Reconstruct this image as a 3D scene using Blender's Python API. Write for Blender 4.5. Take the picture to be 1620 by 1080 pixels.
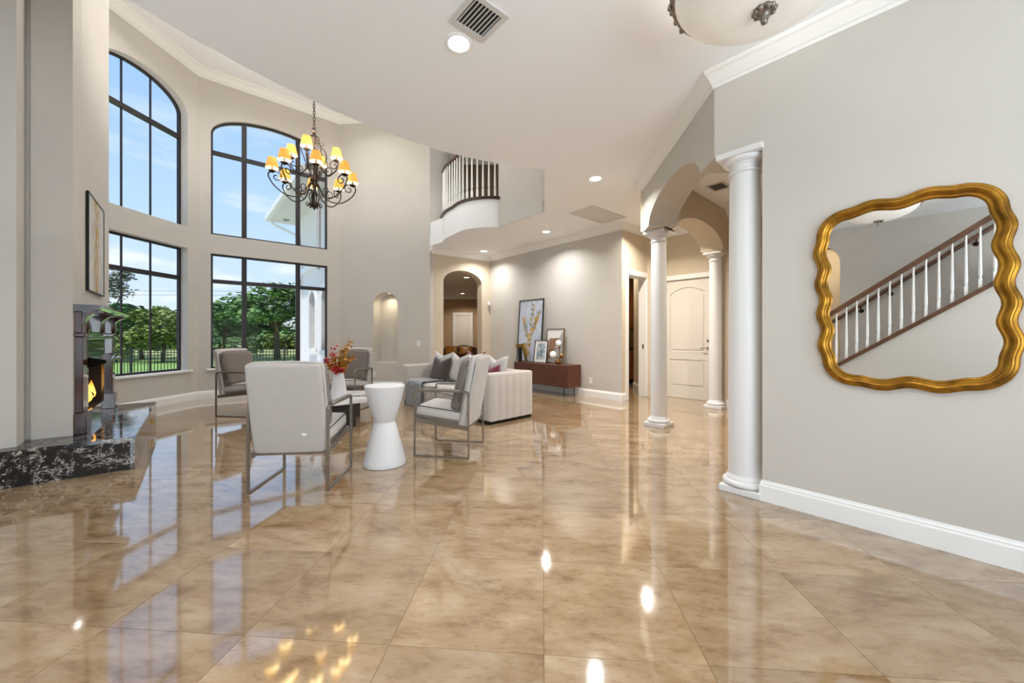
import bpy, bmesh, math, random
from mathutils import Vector, Matrix
from mathutils.geometry import tessellate_polygon

# ------------------------------------------------------------------ reset
for o in list(bpy.data.objects):
    bpy.data.objects.remove(o, do_unlink=True)
S = bpy.context.scene
COL = S.collection
random.seed(7)
PI = math.pi

# ------------------------------------------------------------------ camera
cam_d = bpy.data.cameras.new('camera')
cam_d.sensor_width = 36.0
cam_d.lens = 605.0 / 1620.0 * 36.0
cam_d.shift_y = -8.0 / 1620.0
cam_d.clip_end = 500
cam = bpy.data.objects.new('camera', cam_d)
cam.location = (0, 0, 1.22)
cam.rotation_euler = (PI / 2, 0, 0)
COL.objects.link(cam)
S.camera = cam

# ------------------------------------------------------------------ exposure
S.view_settings.view_transform = 'Standard'
S.view_settings.look = 'None'
S.view_settings.gamma = 1.0
S.view_settings.use_curve_mapping = False
S.view_settings.exposure = 0.78


def lin(c):
    def f(v):
        v /= 255.0
        return v / 12.92 if v <= 0.04045 else ((v + 0.055) / 1.055) ** 2.4
    return (f(c[0]), f(c[1]), f(c[2]), 1.0)


# ------------------------------------------------------------------ sky
W = bpy.data.worlds.new('sky')
S.world = W
W.use_nodes = True
nt = W.node_tree
nt.nodes.clear()
N = nt.nodes.new
L = nt.links.new
wo = N('ShaderNodeOutputWorld')
bg = N('ShaderNodeBackground')
bg.inputs['Strength'].default_value = 0.72
tc = N('ShaderNodeTexCoord')
sx = N('ShaderNodeSeparateXYZ')
L(tc.outputs['Generated'], sx.inputs[0])
rp = N('ShaderNodeValToRGB')
e = rp.color_ramp.elements
e[0].position = 0.0
e[0].color = lin((214, 229, 246))
e[1].position = 0.62
e[1].color = lin((132, 178, 240))
k = rp.color_ramp.elements.new(0.25)
k.color = lin((180, 210, 246))
L(sx.outputs['Z'], rp.inputs[0])
mp = N('ShaderNodeMapping')
mp.inputs['Scale'].default_value = (1.6, 1.6, 7.0)
L(tc.outputs['Generated'], mp.inputs[0])
nz = N('ShaderNodeTexNoise')
nz.inputs['Scale'].default_value = 2.6
nz.inputs['Detail'].default_value = 7
nz.inputs['Roughness'].default_value = 0.55
L(mp.outputs[0], nz.inputs['Vector'])
cr = N('ShaderNodeValToRGB')
cr.color_ramp.elements[0].position = 0.50
cr.color_ramp.elements[0].color = (0, 0, 0, 1)
cr.color_ramp.elements[1].position = 0.66
cr.color_ramp.elements[1].color = (1, 1, 1, 1)
L(nz.outputs[0], cr.inputs[0])
lowr = N('ShaderNodeMapRange')
lowr.inputs['From Min'].default_value = 0.12
lowr.inputs['From Max'].default_value = 0.45
lowr.inputs['To Min'].default_value = 0.85
lowr.inputs['To Max'].default_value = 0.18
L(sx.outputs['Z'], lowr.inputs[0])
mm = N('ShaderNodeMath')
mm.operation = 'MULTIPLY'
L(cr.outputs[0], mm.inputs[0])
L(lowr.outputs[0], mm.inputs[1])
mx = N('ShaderNodeMixRGB')
L(mm.outputs[0], mx.inputs[0])
L(rp.outputs[0], mx.inputs[1])
mx.inputs[2].default_value = lin((246, 248, 252))
L(mx.outputs[0], bg.inputs['Color'])
L(bg.outputs[0], wo.inputs[0])

# ------------------------------------------------------------------ sun
sd = bpy.data.lights.new('sun', 'SUN')
sd.energy = 2.2
sd.angle = 0.02
sd.color = (1.0, 0.95, 0.86)
so = bpy.data.objects.new('sun', sd)
so.rotation_euler = (math.radians(22), 0, math.radians(-14))
COL.objects.link(so)


# rectangular area lamp, for the unseen fill lamps added behind the camera
def area(name, loc, target, sx_, sy_, power, color=(1, 0.98, 0.95), spread=PI):
    d = bpy.data.lights.new(name, 'AREA')
    d.shape = 'RECTANGLE'
    d.size = sx_
    d.size_y = sy_
    d.energy = power
    d.color = color
    d.spread = spread
    o = bpy.data.objects.new(name, d)
    o.location = loc
    v = Vector(target) - Vector(loc)
    o.rotation_euler = v.to_track_quat('-Z', 'Y').to_euler()
    COL.objects.link(o)
    return o


FILL_TINT = (0.80, 0.91, 1.0)  # cool tint of the added fill lamps
area('facade_fill', (2.27, -2.15, 1.35), (-1.0, 1.5, 7.0), 4.6, 2.2, 138, FILL_TINT)  # added fill lamp, aimed upward to brighten the ceiling
area('side_fill', (-5.2, 0.95, 1.75), (0, 0.95, 1.75), 1.3, 2.2, 22, FILL_TINT)  # added unseen fill lamp from the left of the foyer

# ================================================================== helpers
MATS = {}


def principled(name):
    m = bpy.data.materials.new(name)
    m.use_nodes = True
    return m, m.node_tree, m.node_tree.nodes['Principled BSDF']


def mat(name, rgb, rough=0.6, metal=0.0, spec=0.5, var=0.0, vscale=8.0, bump=0.0, bscale=60.0, stretch=(1, 1, 1),
        rgb2=None, emit=None, estr=0.0, coat=0.0, sheen=0.0, trans=0.0):
    if name in MATS:
        return MATS[name]
    m, t, b = principled(name)
    b.inputs['Roughness'].default_value = rough
    b.inputs['Metallic'].default_value = metal
    b.inputs['Specular IOR Level'].default_value = spec
    b.inputs['Coat Weight'].default_value = coat
    b.inputs['Coat Roughness'].default_value = 0.05
    b.inputs['Sheen Weight'].default_value = sheen
    b.inputs['Transmission Weight'].default_value = trans
    c = lin(rgb)
    b.inputs['Base Color'].default_value = c
    if var > 0 or rgb2 or bump > 0:
        tcn = t.nodes.new('ShaderNodeTexCoord')
        mpn = t.nodes.new('ShaderNodeMapping')
        mpn.inputs['Scale'].default_value = stretch
        t.links.new(tcn.outputs['Object'], mpn.inputs[0])
    if var > 0 or rgb2:
        n = t.nodes.new('ShaderNodeTexNoise')
        n.inputs['Scale'].default_value = vscale
        n.inputs['Detail'].default_value = 5
        t.links.new(mpn.outputs[0], n.inputs['Vector'])
        r = t.nodes.new('ShaderNodeValToRGB')
        r.color_ramp.elements[0].position = 0.32
        r.color_ramp.elements[1].position = 0.68
        if rgb2:
            r.color_ramp.elements[0].color = c
            r.color_ramp.elements[1].color = lin(rgb2)
        else:
            r.color_ramp.elements[0].color = tuple(x * (1 - var) for x in c[:3]) + (1,)
            r.color_ramp.elements[1].color = tuple(min(1, x * (1 + var)) for x in c[:3]) + (1,)
        t.links.new(n.outputs[0], r.inputs[0])
        t.links.new(r.outputs[0], b.inputs['Base Color'])
    if bump > 0:
        n2 = t.nodes.new('ShaderNodeTexNoise')
        n2.inputs['Scale'].default_value = bscale
        n2.inputs['Detail'].default_value = 3
        t.links.new(mpn.outputs[0], n2.inputs['Vector'])
        bp = t.nodes.new('ShaderNodeBump')
        bp.inputs['Strength'].default_value = bump
        bp.inputs['Distance'].default_value = 0.01
        t.links.new(n2.outputs[0], bp.inputs['Height'])
        t.links.new(bp.outputs[0], b.inputs['Normal'])
    if emit:
        b.inputs['Emission Color'].default_value = lin(emit)
        b.inputs['Emission Strength'].default_value = estr
    MATS[name] = m
    return m


def tag(o, label=None, cat=None, group=None, kind=None):
    if label:
        o['label'] = label
    if cat:
        o['category'] = cat
    if group:
        o['group'] = group
    if kind:
        o['kind'] = kind
    return o


def empty(name, loc=(0, 0, 0), rz=0.0, label=None, cat=None, group=None, parent=None):
    o = bpy.data.objects.new(name, None)
    o.empty_display_size = 0.1
    o.location = loc
    o.rotation_euler = (0, 0, rz)
    COL.objects.link(o)
    if parent:
        o.parent = parent
    return tag(o, label, cat, group)


def copy_tree(o, parent=None):
    c = o.copy()
    COL.objects.link(c)
    c.parent = parent
    for ch in list(o.children):
        copy_tree(ch, c)
    return c


class MB:
    """collects geometry; build() links it as one mesh object"""

    def __init__(self):
        self.v = []
        self.f = []
        self.M = Matrix.Identity(4)

    def at(self, x=0, y=0, z=0, rx=0, ry=0, rz=0):
        self.M = Matrix.Translation((x, y, z)) @ Matrix.Rotation(rz, 4, 'Z') @ Matrix.Rotation(ry, 4, 'Y') @ Matrix.Rotation(rx, 4, 'X')
        return self

    def add(self, vs, fs):
        b = len(self.v)
        for p in vs:
            self.v.append(tuple(self.M @ Vector(p)))
        for q in fs:
            self.f.append(tuple(b + i for i in q))
        return self

    def box(self, x0, x1, y0, y1, z0, z1):
        vs = [(x0, y0, z0), (x1, y0, z0), (x1, y1, z0), (x0, y1, z0), (x0, y0, z1), (x1, y0, z1), (x1, y1, z1), (x0, y1, z1)]
        return self.add(vs, [(0, 3, 2, 1), (4, 5, 6, 7), (0, 1, 5, 4), (1, 2, 6, 5), (2, 3, 7, 6), (3, 0, 4, 7)])

    def rbox(self, x0, x1, y0, y1, z0, z1, r=0.02, seg=2):
        bm = bmesh.new()
        bmesh.ops.create_cube(bm, size=1.0)
        for v in bm.verts:
            v.co = Vector(((x0 + x1) / 2 + v.co.x * (x1 - x0), (y0 + y1) / 2 + v.co.y * (y1 - y0), (z0 + z1) / 2 + v.co.z * (z1 - z0)))
        bmesh.ops.bevel(bm, geom=list(bm.edges), offset=r, segments=seg, profile=0.5, affect='EDGES')
        return self.addbm(bm)

    def addbm(self, bm):
        bm.verts.index_update()
        self.add([tuple(v.co) for v in bm.verts], [tuple(v.index for v in f.verts) for f in bm.faces])
        bm.free()
        return self

    def lathe(self, prof, n=24, cap=True):
        vs = []
        fs = []
        for (r, z) in prof:
            for i in range(n):
                a = 2 * PI * i / n
                vs.append((r * math.cos(a), r * math.sin(a), z))
        m = len(prof)
        for j in range(m - 1):
            for i in range(n):
                k2 = (i + 1) % n
                fs.append((j * n + i, j * n + k2, (j + 1) * n + k2, (j + 1) * n + i))
        if cap:
            fs.append(tuple(reversed(range(n))))
            fs.append(tuple((m - 1) * n + i for i in range(n)))
        return self.add(vs, fs)

    def tube(self, pts, r, n=8, closed=False, taper=None):
        pts = [Vector(p) for p in pts]
        m = len(pts)
        vs = []
        fs = []
        up = Vector((0, 0, 1))
        prev = None
        for i, p in enumerate(pts):
            if closed:
                d = pts[(i + 1) % m] - pts[i - 1]
            else:
                d = pts[min(i + 1, m - 1)] - pts[max(i - 1, 0)]
            d.normalize()
            if prev is None:
                a = up if abs(d.z) < 0.9 else Vector((1, 0, 0))
                x = d.cross(a).normalized()
            else:
                x = (prev - d * prev.dot(d))
                if x.length < 1e-6:
                    x = d.cross(Vector((1, 0, 0)))
                x.normalize()
            prev = x
            y = d.cross(x)
            rr = r if taper is None else r * (1 + (taper - 1) * i / (m - 1))
            for j in range(n):
                a = 2 * PI * j / n
                vs.append(tuple(p + x * (rr * math.cos(a)) + y * (rr * math.sin(a))))
        rng = m if closed else m - 1
        for i in range(rng):
            i2 = (i + 1) % m
            for j in range(n):
                j2 = (j + 1) % n
                fs.append((i * n + j, i * n + j2, i2 * n + j2, i2 * n + j))
        if not closed:
            fs.append(tuple(reversed(range(n))))
            fs.append(tuple((m - 1) * n + j for j in range(n)))
        return self.add(vs, fs)

    def bar(self, pts, w, h, side=(1, 0, 0), closed=False):
        """rectangular bar swept along planar pts; side = direction of width w"""
        sd_ = Vector(side).normalized()
        pts = [Vector(p) for p in pts]
        m = len(pts)
        vs = []
        fs = []
        for i, p in enumerate(pts):
            a = pts[i - 1] if (i > 0 or closed) else None
            b = pts[(i + 1) % m] if (i < m - 1 or closed) else None
            d1 = (p - a).normalized() if a is not None else None
            d2 = (b - p).normalized() if b is not None else None
            if d1 is None:
                d1 = d2
            if d2 is None:
                d2 = d1
            n1 = sd_.cross(d1)
            n2 = sd_.cross(d2)
            nn = (n1 + n2).normalized()
            sc = 1.0 / max(0.35, nn.dot(n1))
            for (u, v) in ((-1, -1), (1, -1), (1, 1), (-1, 1)):
                vs.append(tuple(p + sd_ * (u * w / 2) + nn * (v * h / 2 * sc)))
        rng = m if closed else m - 1
        for i in range(rng):
            i2 = (i + 1) % m
            for j in range(4):
                j2 = (j + 1) % 4
                fs.append((i * 4 + j, i * 4 + j2, i2 * 4 + j2, i2 * 4 + j))
        if not closed:
            fs.append((3, 2, 1, 0))
            fs.append(tuple((m - 1) * 4 + j for j in range(4)))
        return self.add(vs, fs)

    def prism(self, outer, holes=(), z0=0.0, z1=1.0, frame=None):
        """polygon (with holes) in (a,b) extruded along c; frame(a,b,c)->xyz"""
        if frame is None:
            frame = lambda a, b, c: (a, b, c)
        loops = [list(outer)] + [list(h) for h in holes]
        tris = tessellate_polygon([[Vector((p[0], p[1], 0)) for p in lp] for lp in loops])
        flat = [p for lp in loops for p in lp]
        n = len(flat)
        vs = [frame(p[0], p[1], z0) for p in flat] + [frame(p[0], p[1], z1) for p in flat]
        fs = []
        for t in tris:
            fs.append(tuple(t))
            fs.append(tuple(n + i for i in reversed(t)))
        b = 0
        for lp in loops:
            m = len(lp)
            for i in range(m):
                j = (i + 1) % m
                fs.append((b + i, b + j, n + b + j, n + b + i))
            b += m
        return self.add(vs, fs)

    def sweep(self, path, prof, closed=False, side=1):
        """profile [(out,z)] carried along a plan path [(x,y)] with mitred corners"""
        pts = [Vector((p[0], p[1])) for p in path]
        m = len(pts)
        k_ = len(prof)
        vs = []
        fs = []
        for i, p in enumerate(pts):
            a = pts[i - 1] if (i > 0 or closed) else None
            b = pts[(i + 1) % m] if (i < m - 1 or closed) else None
            d1 = (p - a).normalized() if a is not None else None
            d2 = (b - p).normalized() if b is not None else None
            if d1 is None:
                d1 = d2
            if d2 is None:
                d2 = d1
            n1 = Vector((d1.y, -d1.x)) * side
            n2 = Vector((d2.y, -d2.x)) * side
            nn = (n1 + n2).normalized()
            sc = 1.0 / max(0.3, nn.dot(n1))
            for (o_, z) in prof:
                q = p + nn * (o_ * sc)
                vs.append((q.x, q.y, z))
        rng = m if closed else m - 1
        for i in range(rng):
            i2 = (i + 1) % m
            for j in range(k_):
                j2 = (j + 1) % k_
                fs.append((i * k_ + j, i2 * k_ + j, i2 * k_ + j2, i * k_ + j2))
        if not closed:
            fs.append(tuple(range(k_)))
            fs.append(tuple((m - 1) * k_ + j for j in reversed(range(k_))))
        return self.add(vs, fs)

    def build(self, name, material, parent=None, smooth=False, auto=None):
        me = bpy.data.meshes.new(name)
        me.from_pydata(self.v, [], self.f)
        bm = bmesh.new()
        bm.from_mesh(me)
        bmesh.ops.recalc_face_normals(bm, faces=list(bm.faces))
        if auto is not None:
            ca = math.cos(auto)
            for ed in bm.edges:
                if len(ed.link_faces) == 2:
                    ed.smooth = ed.link_faces[0].normal.dot(ed.link_faces[1].normal) > ca
                else:
                    ed.smooth = False
            for fc in bm.faces:
                fc.smooth = True
        elif smooth:
            for fc in bm.faces:
                fc.smooth = True
        bm.to_mesh(me)
        bm.free()
        if material:
            me.materials.append(material)
        o = bpy.data.objects.new(name, me)
        COL.objects.link(o)
        if parent:
            o.parent = parent
        return o


AUTO = math.radians(40)


def struct(o):
    o['kind'] = 'structure'
    return o


def v2(p):
    return Vector((p[0], p[1]))


def wall(name, A, B, z0, z1, material, thick=0.2, holes=(), outline=None, parent=None):
    """room face runs A->B with the room on the right; solid grows to the left (outside)"""
    A = v2(A)
    B = v2(B)
    d = (B - A).normalized()
    n = Vector((-d.y, d.x))
    ln = (B - A).length

    def fr(a, b, c):
        q = A + d * a + n * c
        return (q.x, q.y, b)
    mb = MB()
    mb.prism(outline or [(0, z0), (ln, z0), (ln, z1), (0, z1)], holes, 0.0, thick, fr)
    return struct(mb.build(name, material, parent))


def smooth_path(pts, n):
    """Catmull-Rom resample"""
    P_ = [Vector(p_) for p_ in pts]
    P_ = [P_[0] * 2 - P_[1]] + P_ + [P_[-1] * 2 - P_[-2]]
    out = []
    m = len(P_) - 3
    for i in range(n + 1):
        t = m * i / n
        k_ = min(int(t), m - 1)
        u = t - k_
        a, b, c, d = P_[k_:k_ + 4]
        out.append(0.5 * ((2 * b) + (c - a) * u + (2 * a - 5 * b + 4 * c - d) * u * u + (3 * b - a - 3 * c + d) * u ** 3))
    return out


def arch_pts(a0, a1, zs, zt, n=16, z0=None):
    """opening outline from a0 to a1; springing zs, crown zt, bottom z0"""
    c = (a0 + a1) / 2
    h = (a1 - a0) / 2
    pts = []
    if z0 is not None:
        pts += [(a0, z0), (a1, z0)]
    for i in range(n + 1):
        t = PI * i / n
        pts.append((c + h * math.cos(t), zs + (zt - zs) * math.sin(t)))
    return pts


# ================================================================== materials
M_wall = mat('wall_paint', (203, 198, 190), 0.85, var=0.015, vscale=2.0, bump=0.04, bscale=180)
M_wall2 = mat('hall_paint', (214, 200, 178), 0.85, var=0.015, vscale=2.0, bump=0.04, bscale=180)
M_ceil = mat('ceiling_paint', (247, 248, 250), 0.9, bump=0.03, bscale=150)
M_trim = mat('white_trim', (242, 241, 238), 0.45)
M_col = mat('column_paint', (230, 229, 228), 0.42)
M_frame = mat('bronze_window_frame', (34, 29, 32), 0.45)
M_grout = mat('grout', (140, 112, 82), 0.8)
M_linen = mat('linen', (190, 184, 179), 0.95, var=0.05, vscale=60, bump=0.25, bscale=420, sheen=0.2)
M_linen2 = mat('sofa_linen', (188, 180, 171), 0.95, var=0.06, vscale=70, bump=0.25, bscale=420, sheen=0.2)
M_taupe = mat('taupe_velvet', (112, 102, 95), 0.9, var=0.06, vscale=40, bump=0.1, bscale=300, sheen=0.3)
M_pewter = mat('brushed_pewter', (150, 144, 136), 0.38, metal=0.85)
M_piping = mat('dark_piping', (70, 64, 60), 0.8)
M_dark = mat('dark_metal', (34, 32, 31), 0.4, metal=0.5)
M_black = mat('black_soot', (16, 15, 15), 0.7)
M_brass = mat('aged_brass', (150, 112, 62), 0.32, metal=0.9, var=0.15, vscale=12)
M_iron = mat('wrought_iron', (52, 40, 32), 0.55, metal=0.5)
M_plaster = mat('white_plaster', (222, 222, 223), 0.65, bump=0.12, bscale=160)
M_walnut = mat('walnut', (104, 58, 36), 0.42, rgb2=(70, 36, 22), vscale=9, stretch=(0.6, 3, 9), bump=0.05)
M_mahog = mat('varnished_mahogany', (84, 44, 26), 0.16, rgb2=(46, 22, 14), vscale=8, stretch=(3, 3, 0.5), coat=0.6)
M_darkwood = mat('dark_handrail', (70, 38, 26), 0.35, rgb2=(48, 26, 18), vscale=8)
M_stairrail = mat('stair_rail_wood', (108, 74, 50), 0.4, rgb2=(84, 56, 38), vscale=8)
M_chrome = mat('satin_nickel', (160, 155, 148), 0.25, metal=1.0)
M_grille = mat('grille_white', (212, 210, 207), 0.6)
M_void = mat('duct_dark', (52, 50, 48), 0.9)


def glass_mat():
    m = bpy.data.materials.new('window_glass')
    m.use_nodes = True
    t = m.node_tree
    t.nodes.clear()
    o = t.nodes.new('ShaderNodeOutputMaterial')
    a = t.nodes.new('ShaderNodeBsdfTransparent')
    a.inputs[0].default_value = (0.985, 0.99, 0.99, 1)
    g = t.nodes.new('ShaderNodeBsdfGlossy')
    g.inputs['Roughness'].default_value = 0.0
    f = t.nodes.new('ShaderNodeFresnel')
    f.inputs['IOR'].default_value = 1.12
    gb_ = t.nodes.new('ShaderNodeNewGeometry')
    iv = t.nodes.new('ShaderNodeMath')
    iv.operation = 'SUBTRACT'
    iv.inputs[0].default_value = 1.0
    t.links.new(gb_.outputs['Backfacing'], iv.inputs[1])
    ml = t.nodes.new('ShaderNodeMath')
    ml.operation = 'MULTIPLY'
    t.links.new(f.outputs[0], ml.inputs[0])
    t.links.new(iv.outputs[0], ml.inputs[1])
    mxs = t.nodes.new('ShaderNodeMixShader')
    t.links.new(ml.outputs[0], mxs.inputs[0])
    t.links.new(a.outputs[0], mxs.inputs[1])
    t.links.new(g.outputs[0], mxs.inputs[2])
    t.links.new(mxs.outputs[0], o.inputs[0])
    return m


M_glass = glass_mat()


def travertine():
    m, t, b = principled('travertine_tile')
    nn = t.nodes.new
    ln = t.links.new
    tcn = nn('ShaderNodeTexCoord')
    oi = nn('ShaderNodeObjectInfo')
    geo = nn('ShaderNodeNewGeometry')
    ad = nn('ShaderNodeMath')
    ad.operation = 'ADD'
    ln(oi.outputs['Random'], ad.inputs[0])
    ln(geo.outputs['Random Per Island'], ad.inputs[1])
    cmb = nn('ShaderNodeCombineXYZ')
    m1 = nn('ShaderNodeMath')
    m1.operation = 'MULTIPLY'
    m1.inputs[1].default_value = 37.0
    m2 = nn('ShaderNodeMath')
    m2.operation = 'MULTIPLY'
    m2.inputs[1].default_value = 91.0
    ln(ad.outputs[0], m1.inputs[0])
    ln(ad.outputs[0], m2.inputs[0])
    ln(m1.outputs[0], cmb.inputs[0])
    ln(m2.outputs[0], cmb.inputs[1])
    va = nn('ShaderNodeVectorMath')
    va.operation = 'ADD'
    ln(tcn.outputs['Object'], va.inputs[0])
    ln(cmb.outputs[0], va.inputs[1])
    mpn = nn('ShaderNodeMapping')
    mpn.inputs['Rotation'].default_value = (0, 0, 0.5)
    mpn.inputs['Scale'].default_value = (1.0, 2.3, 1.0)
    ln(va.outputs[0], mpn.inputs[0])
    n1 = nn('ShaderNodeTexNoise')
    n1.inputs['Scale'].default_value = 3.2
    n1.inputs['Detail'].default_value = 8
    n1.inputs['Roughness'].default_value = 0.62
    n1.inputs['Distortion'].default_value = 0.35
    ln(mpn.outputs[0], n1.inputs['Vector'])
    r1 = nn('ShaderNodeValToRGB')
    els = r1.color_ramp.elements
    els[0].position = 0.30
    els[0].color = lin((127, 99, 70))
    els[1].position = 0.72
    els[1].color = lin((184, 161, 132))
    kk = els.new(0.45)
    kk.color = lin((157, 130, 98))
    kk = els.new(0.56)
    kk.color = lin((168, 143, 112))
    ln(n1.outputs[0], r1.inputs[0])
    n2 = nn('ShaderNodeTexNoise')
    n2.inputs['Scale'].default_value = 14
    n2.inputs['Detail'].default_value = 6
    n2.inputs['Roughness'].default_value = 0.7
    ln(mpn.outputs[0], n2.inputs['Vector'])
    r2 = nn('ShaderNodeValToRGB')
    r2.color_ramp.elements[0].position = 0.34
    r2.color_ramp.elements[0].color = (0.62, 0.52, 0.42, 1)
    r2.color_ramp.elements[1].position = 0.50
    r2.color_ramp.elements[1].color = (1, 1, 1, 1)
    ln(n2.outputs[0], r2.inputs[0])
    mul = nn('ShaderNodeMixRGB')
    mul.blend_type = 'MULTIPLY'
    mul.inputs[0].default_value = 0.55
    ln(r1.outputs[0], mul.inputs[1])
    ln(r2.outputs[0], mul.inputs[2])
    # whole-tile tone
    r3 = nn('ShaderNodeMapRange')
    r3.inputs['To Min'].default_value = 0.84
    r3.inputs['To Max'].default_value = 1.10
    fr = nn('ShaderNodeMath')
    fr.operation = 'FRACT'
    m3 = nn('ShaderNodeMath')
    m3.operation = 'MULTIPLY'
    m3.inputs[1].default_value = 13.7
    ln(ad.outputs[0], m3.inputs[0])
    ln(m3.outputs[0], fr.inputs[0])
    ln(fr.outputs[0], r3.inputs[0])
    mv = nn('ShaderNodeVectorMath')
    mv.operation = 'SCALE'
    ln(mul.outputs[0], mv.inputs[0])
    ln(r3.outputs[0], mv.inputs['Scale'])
    ln(mv.outputs[0], b.inputs['Base Color'])
    b.inputs['Roughness'].default_value = 0.055
    b.inputs['Specular IOR Level'].default_value = 1.0
    b.inputs['Coat Weight'].default_value = 0.7
    b.inputs['Coat Roughness'].default_value = 0.04
    bp = nn('ShaderNodeBump')
    bp.inputs['Strength'].default_value = 0.02
    bp.inputs['Distance'].default_value = 0.004
    ln(n2.outputs[0], bp.inputs['Height'])
    ln(bp.outputs[0], b.inputs['Normal'])
    return m


M_tile = travertine()


def black_marble(name, rough, spec):
    m, t, b = principled(name)
    nn = t.nodes.new
    ln = t.links.new
    tcn = nn('ShaderNodeTexCoord')
    last = None
    for (rot, scl, freq, lo, hi) in (((0.6, 0.4, 0.9), (1.0, 1.0, 2.6), 9, 0.52, 0.58), ((-0.5, 0.8, -0.4), (2.4, 1.0, 1.0), 13, 0.53, 0.60), ((0.9, -0.6, 0.2), (1.0, 2.2, 1.0), 22, 0.55, 0.62)):
        mpn = nn('ShaderNodeMapping')
        mpn.inputs['Rotation'].default_value = rot
        mpn.inputs['Scale'].default_value = scl
        ln(tcn.outputs['Object'], mpn.inputs[0])
        w = nn('ShaderNodeTexNoise')
        w.inputs['Scale'].default_value = freq
        w.inputs['Detail'].default_value = 5
        w.inputs['Roughness'].default_value = 0.6
        w.inputs['Distortion'].default_value = 0.9
        ln(mpn.outputs[0], w.inputs['Vector'])
        r = nn('ShaderNodeValToRGB')
        r.color_ramp.elements[0].position = 0.475
        r.color_ramp.elements[0].color = (0, 0, 0, 1)
        r.color_ramp.elements[1].position = 0.525
        r.color_ramp.elements[1].color = (0, 0, 0, 1)
        mid = r.color_ramp.elements.new(0.5)
        mid.color = (1, 1, 1, 1)
        ln(w.outputs[0], r.inputs[0])
        n2 = nn('ShaderNodeTexNoise')
        n2.inputs['Scale'].default_value = freq * 0.55
        n2.inputs['Detail'].default_value = 3
        ln(mpn.outputs[0], n2.inputs['Vector'])
        r2 = nn('ShaderNodeValToRGB')
        r2.color_ramp.elements[0].position = lo
        r2.color_ramp.elements[1].position = hi
        ln(n2.outputs[0], r2.inputs[0])
        mu = nn('ShaderNodeMath')
        mu.operation = 'MULTIPLY'
        ln(r.outputs[0], mu.inputs[0])
        ln(r2.outputs[0], mu.inputs[1])
        if last is None:
            last = mu.outputs[0]
        else:
            mxm = nn('ShaderNodeMath')
            mxm.operation = 'MAXIMUM'
            ln(last, mxm.inputs[0])
            ln(mu.outputs[0], mxm.inputs[1])
            last = mxm.outputs[0]
    mxn = nn('ShaderNodeMixRGB')
    mxn.inputs[1].default_value = lin((30, 24, 20))
    mxn.inputs[2].default_value = lin((222, 214, 204))
    ln(last, mxn.inputs[0])
    ln(mxn.outputs[0], b.inputs['Base Color'])
    b.inputs['Roughness'].default_value = rough
    b.inputs['Specular IOR Level'].default_value = spec
    return m


M_marble = black_marble('black_marble', 0.06, 0.6)
M_marble_side = black_marble('black_marble_honed', 0.4, 0.25)

# ================================================================== plan
# tile axes are turned 4.4 degrees from the camera axis, walls run along them or at 45 degrees
TA = 0.0765
U = Vector((math.sin(TA), math.cos(TA)))
V = Vector((math.cos(TA), -math.sin(TA)))
ZC = 3.34     # lower ceiling
ZH = 6.45     # great room ceiling
W0 = (-4.145, 3.199)
W1 = (-4.341, 3.415)
F0 = (-4.10, 3.57)
F1 = (-5.313, 5.04)
F2 = (-6.331, 4.50)
E0 = (-6.103, 7.459)
E1 = (-4.119, 9.13)
R0 = (-1.925, 8.96)
C0 = (-1.90, 9.25)
B0 = (-0.58, 10.20)
A0 = (2.06, 7.17)
G0 = (2.941, 7.926)
D0 = (3.94, 6.87)
MW0 = (1.637, 3.094)
MW1 = (1.863, 2.846)
MD = Vector((0.6723, -0.7403))      # along the mirror wall, towards the camera
MN = Vector((-0.7403, -0.6723))     # out of the mirror wall into the room
MP = Vector((1.849, 2.861))
MWE = tuple(MP + MD * 4.0)
BK = tuple(MP + MD * 4.0 + MN * 6.6)
ST = tuple(MP + MD * -1.5 + MN * 6.6)


def mir(s, q):
    return MP + MD * s + MN * q


# ================================================================== floor
fl = MB()
fl.prism([(-6.9, -5.6), (7.2, -5.6), (7.2, 17.0), (-3.9, 17.0), (-3.9, 10.4), (-6.9, 7.8)], z0=-0.12, z1=-0.0025)
floor = struct(fl.build('floor', M_grout))

T = 0.61
GX, GY = -0.486, 1.513


def tile_mesh():
    mb = MB()
    h = T / 2 - 0.0009
    c = 0.0004
    vs = [(-h, -h, -0.011), (h, -h, -0.011), (h, h, -0.011), (-h, h, -0.011),
          (-h, -h, -c), (h, -h, -c), (h, h, -c), (-h, h, -c),
          (-h + c, -h + c, 0), (h - c, -h + c, 0), (h - c, h - c, 0), (-h + c, h - c, 0)]
    fs = [(0, 3, 2, 1), (8, 9, 10, 11)]
    for i in range(4):
        j = (i + 1) % 4
        fs.append((i, j, 4 + j, 4 + i))
        fs.append((4 + i, 4 + j, 8 + j, 8 + i))
    mb.add(vs, fs)
    return mb


def inside(p, poly):
    x, y = p
    r = False
    n = len(poly)
    for i in range(n):
        x1, y1 = poly[i]
        x2, y2 = poly[(i + 1) % n]
        if (y1 > y) != (y2 > y) and x < (x2 - x1) * (y - y1) / (y2 - y1) + x1:
            r = not r
    return r


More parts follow.
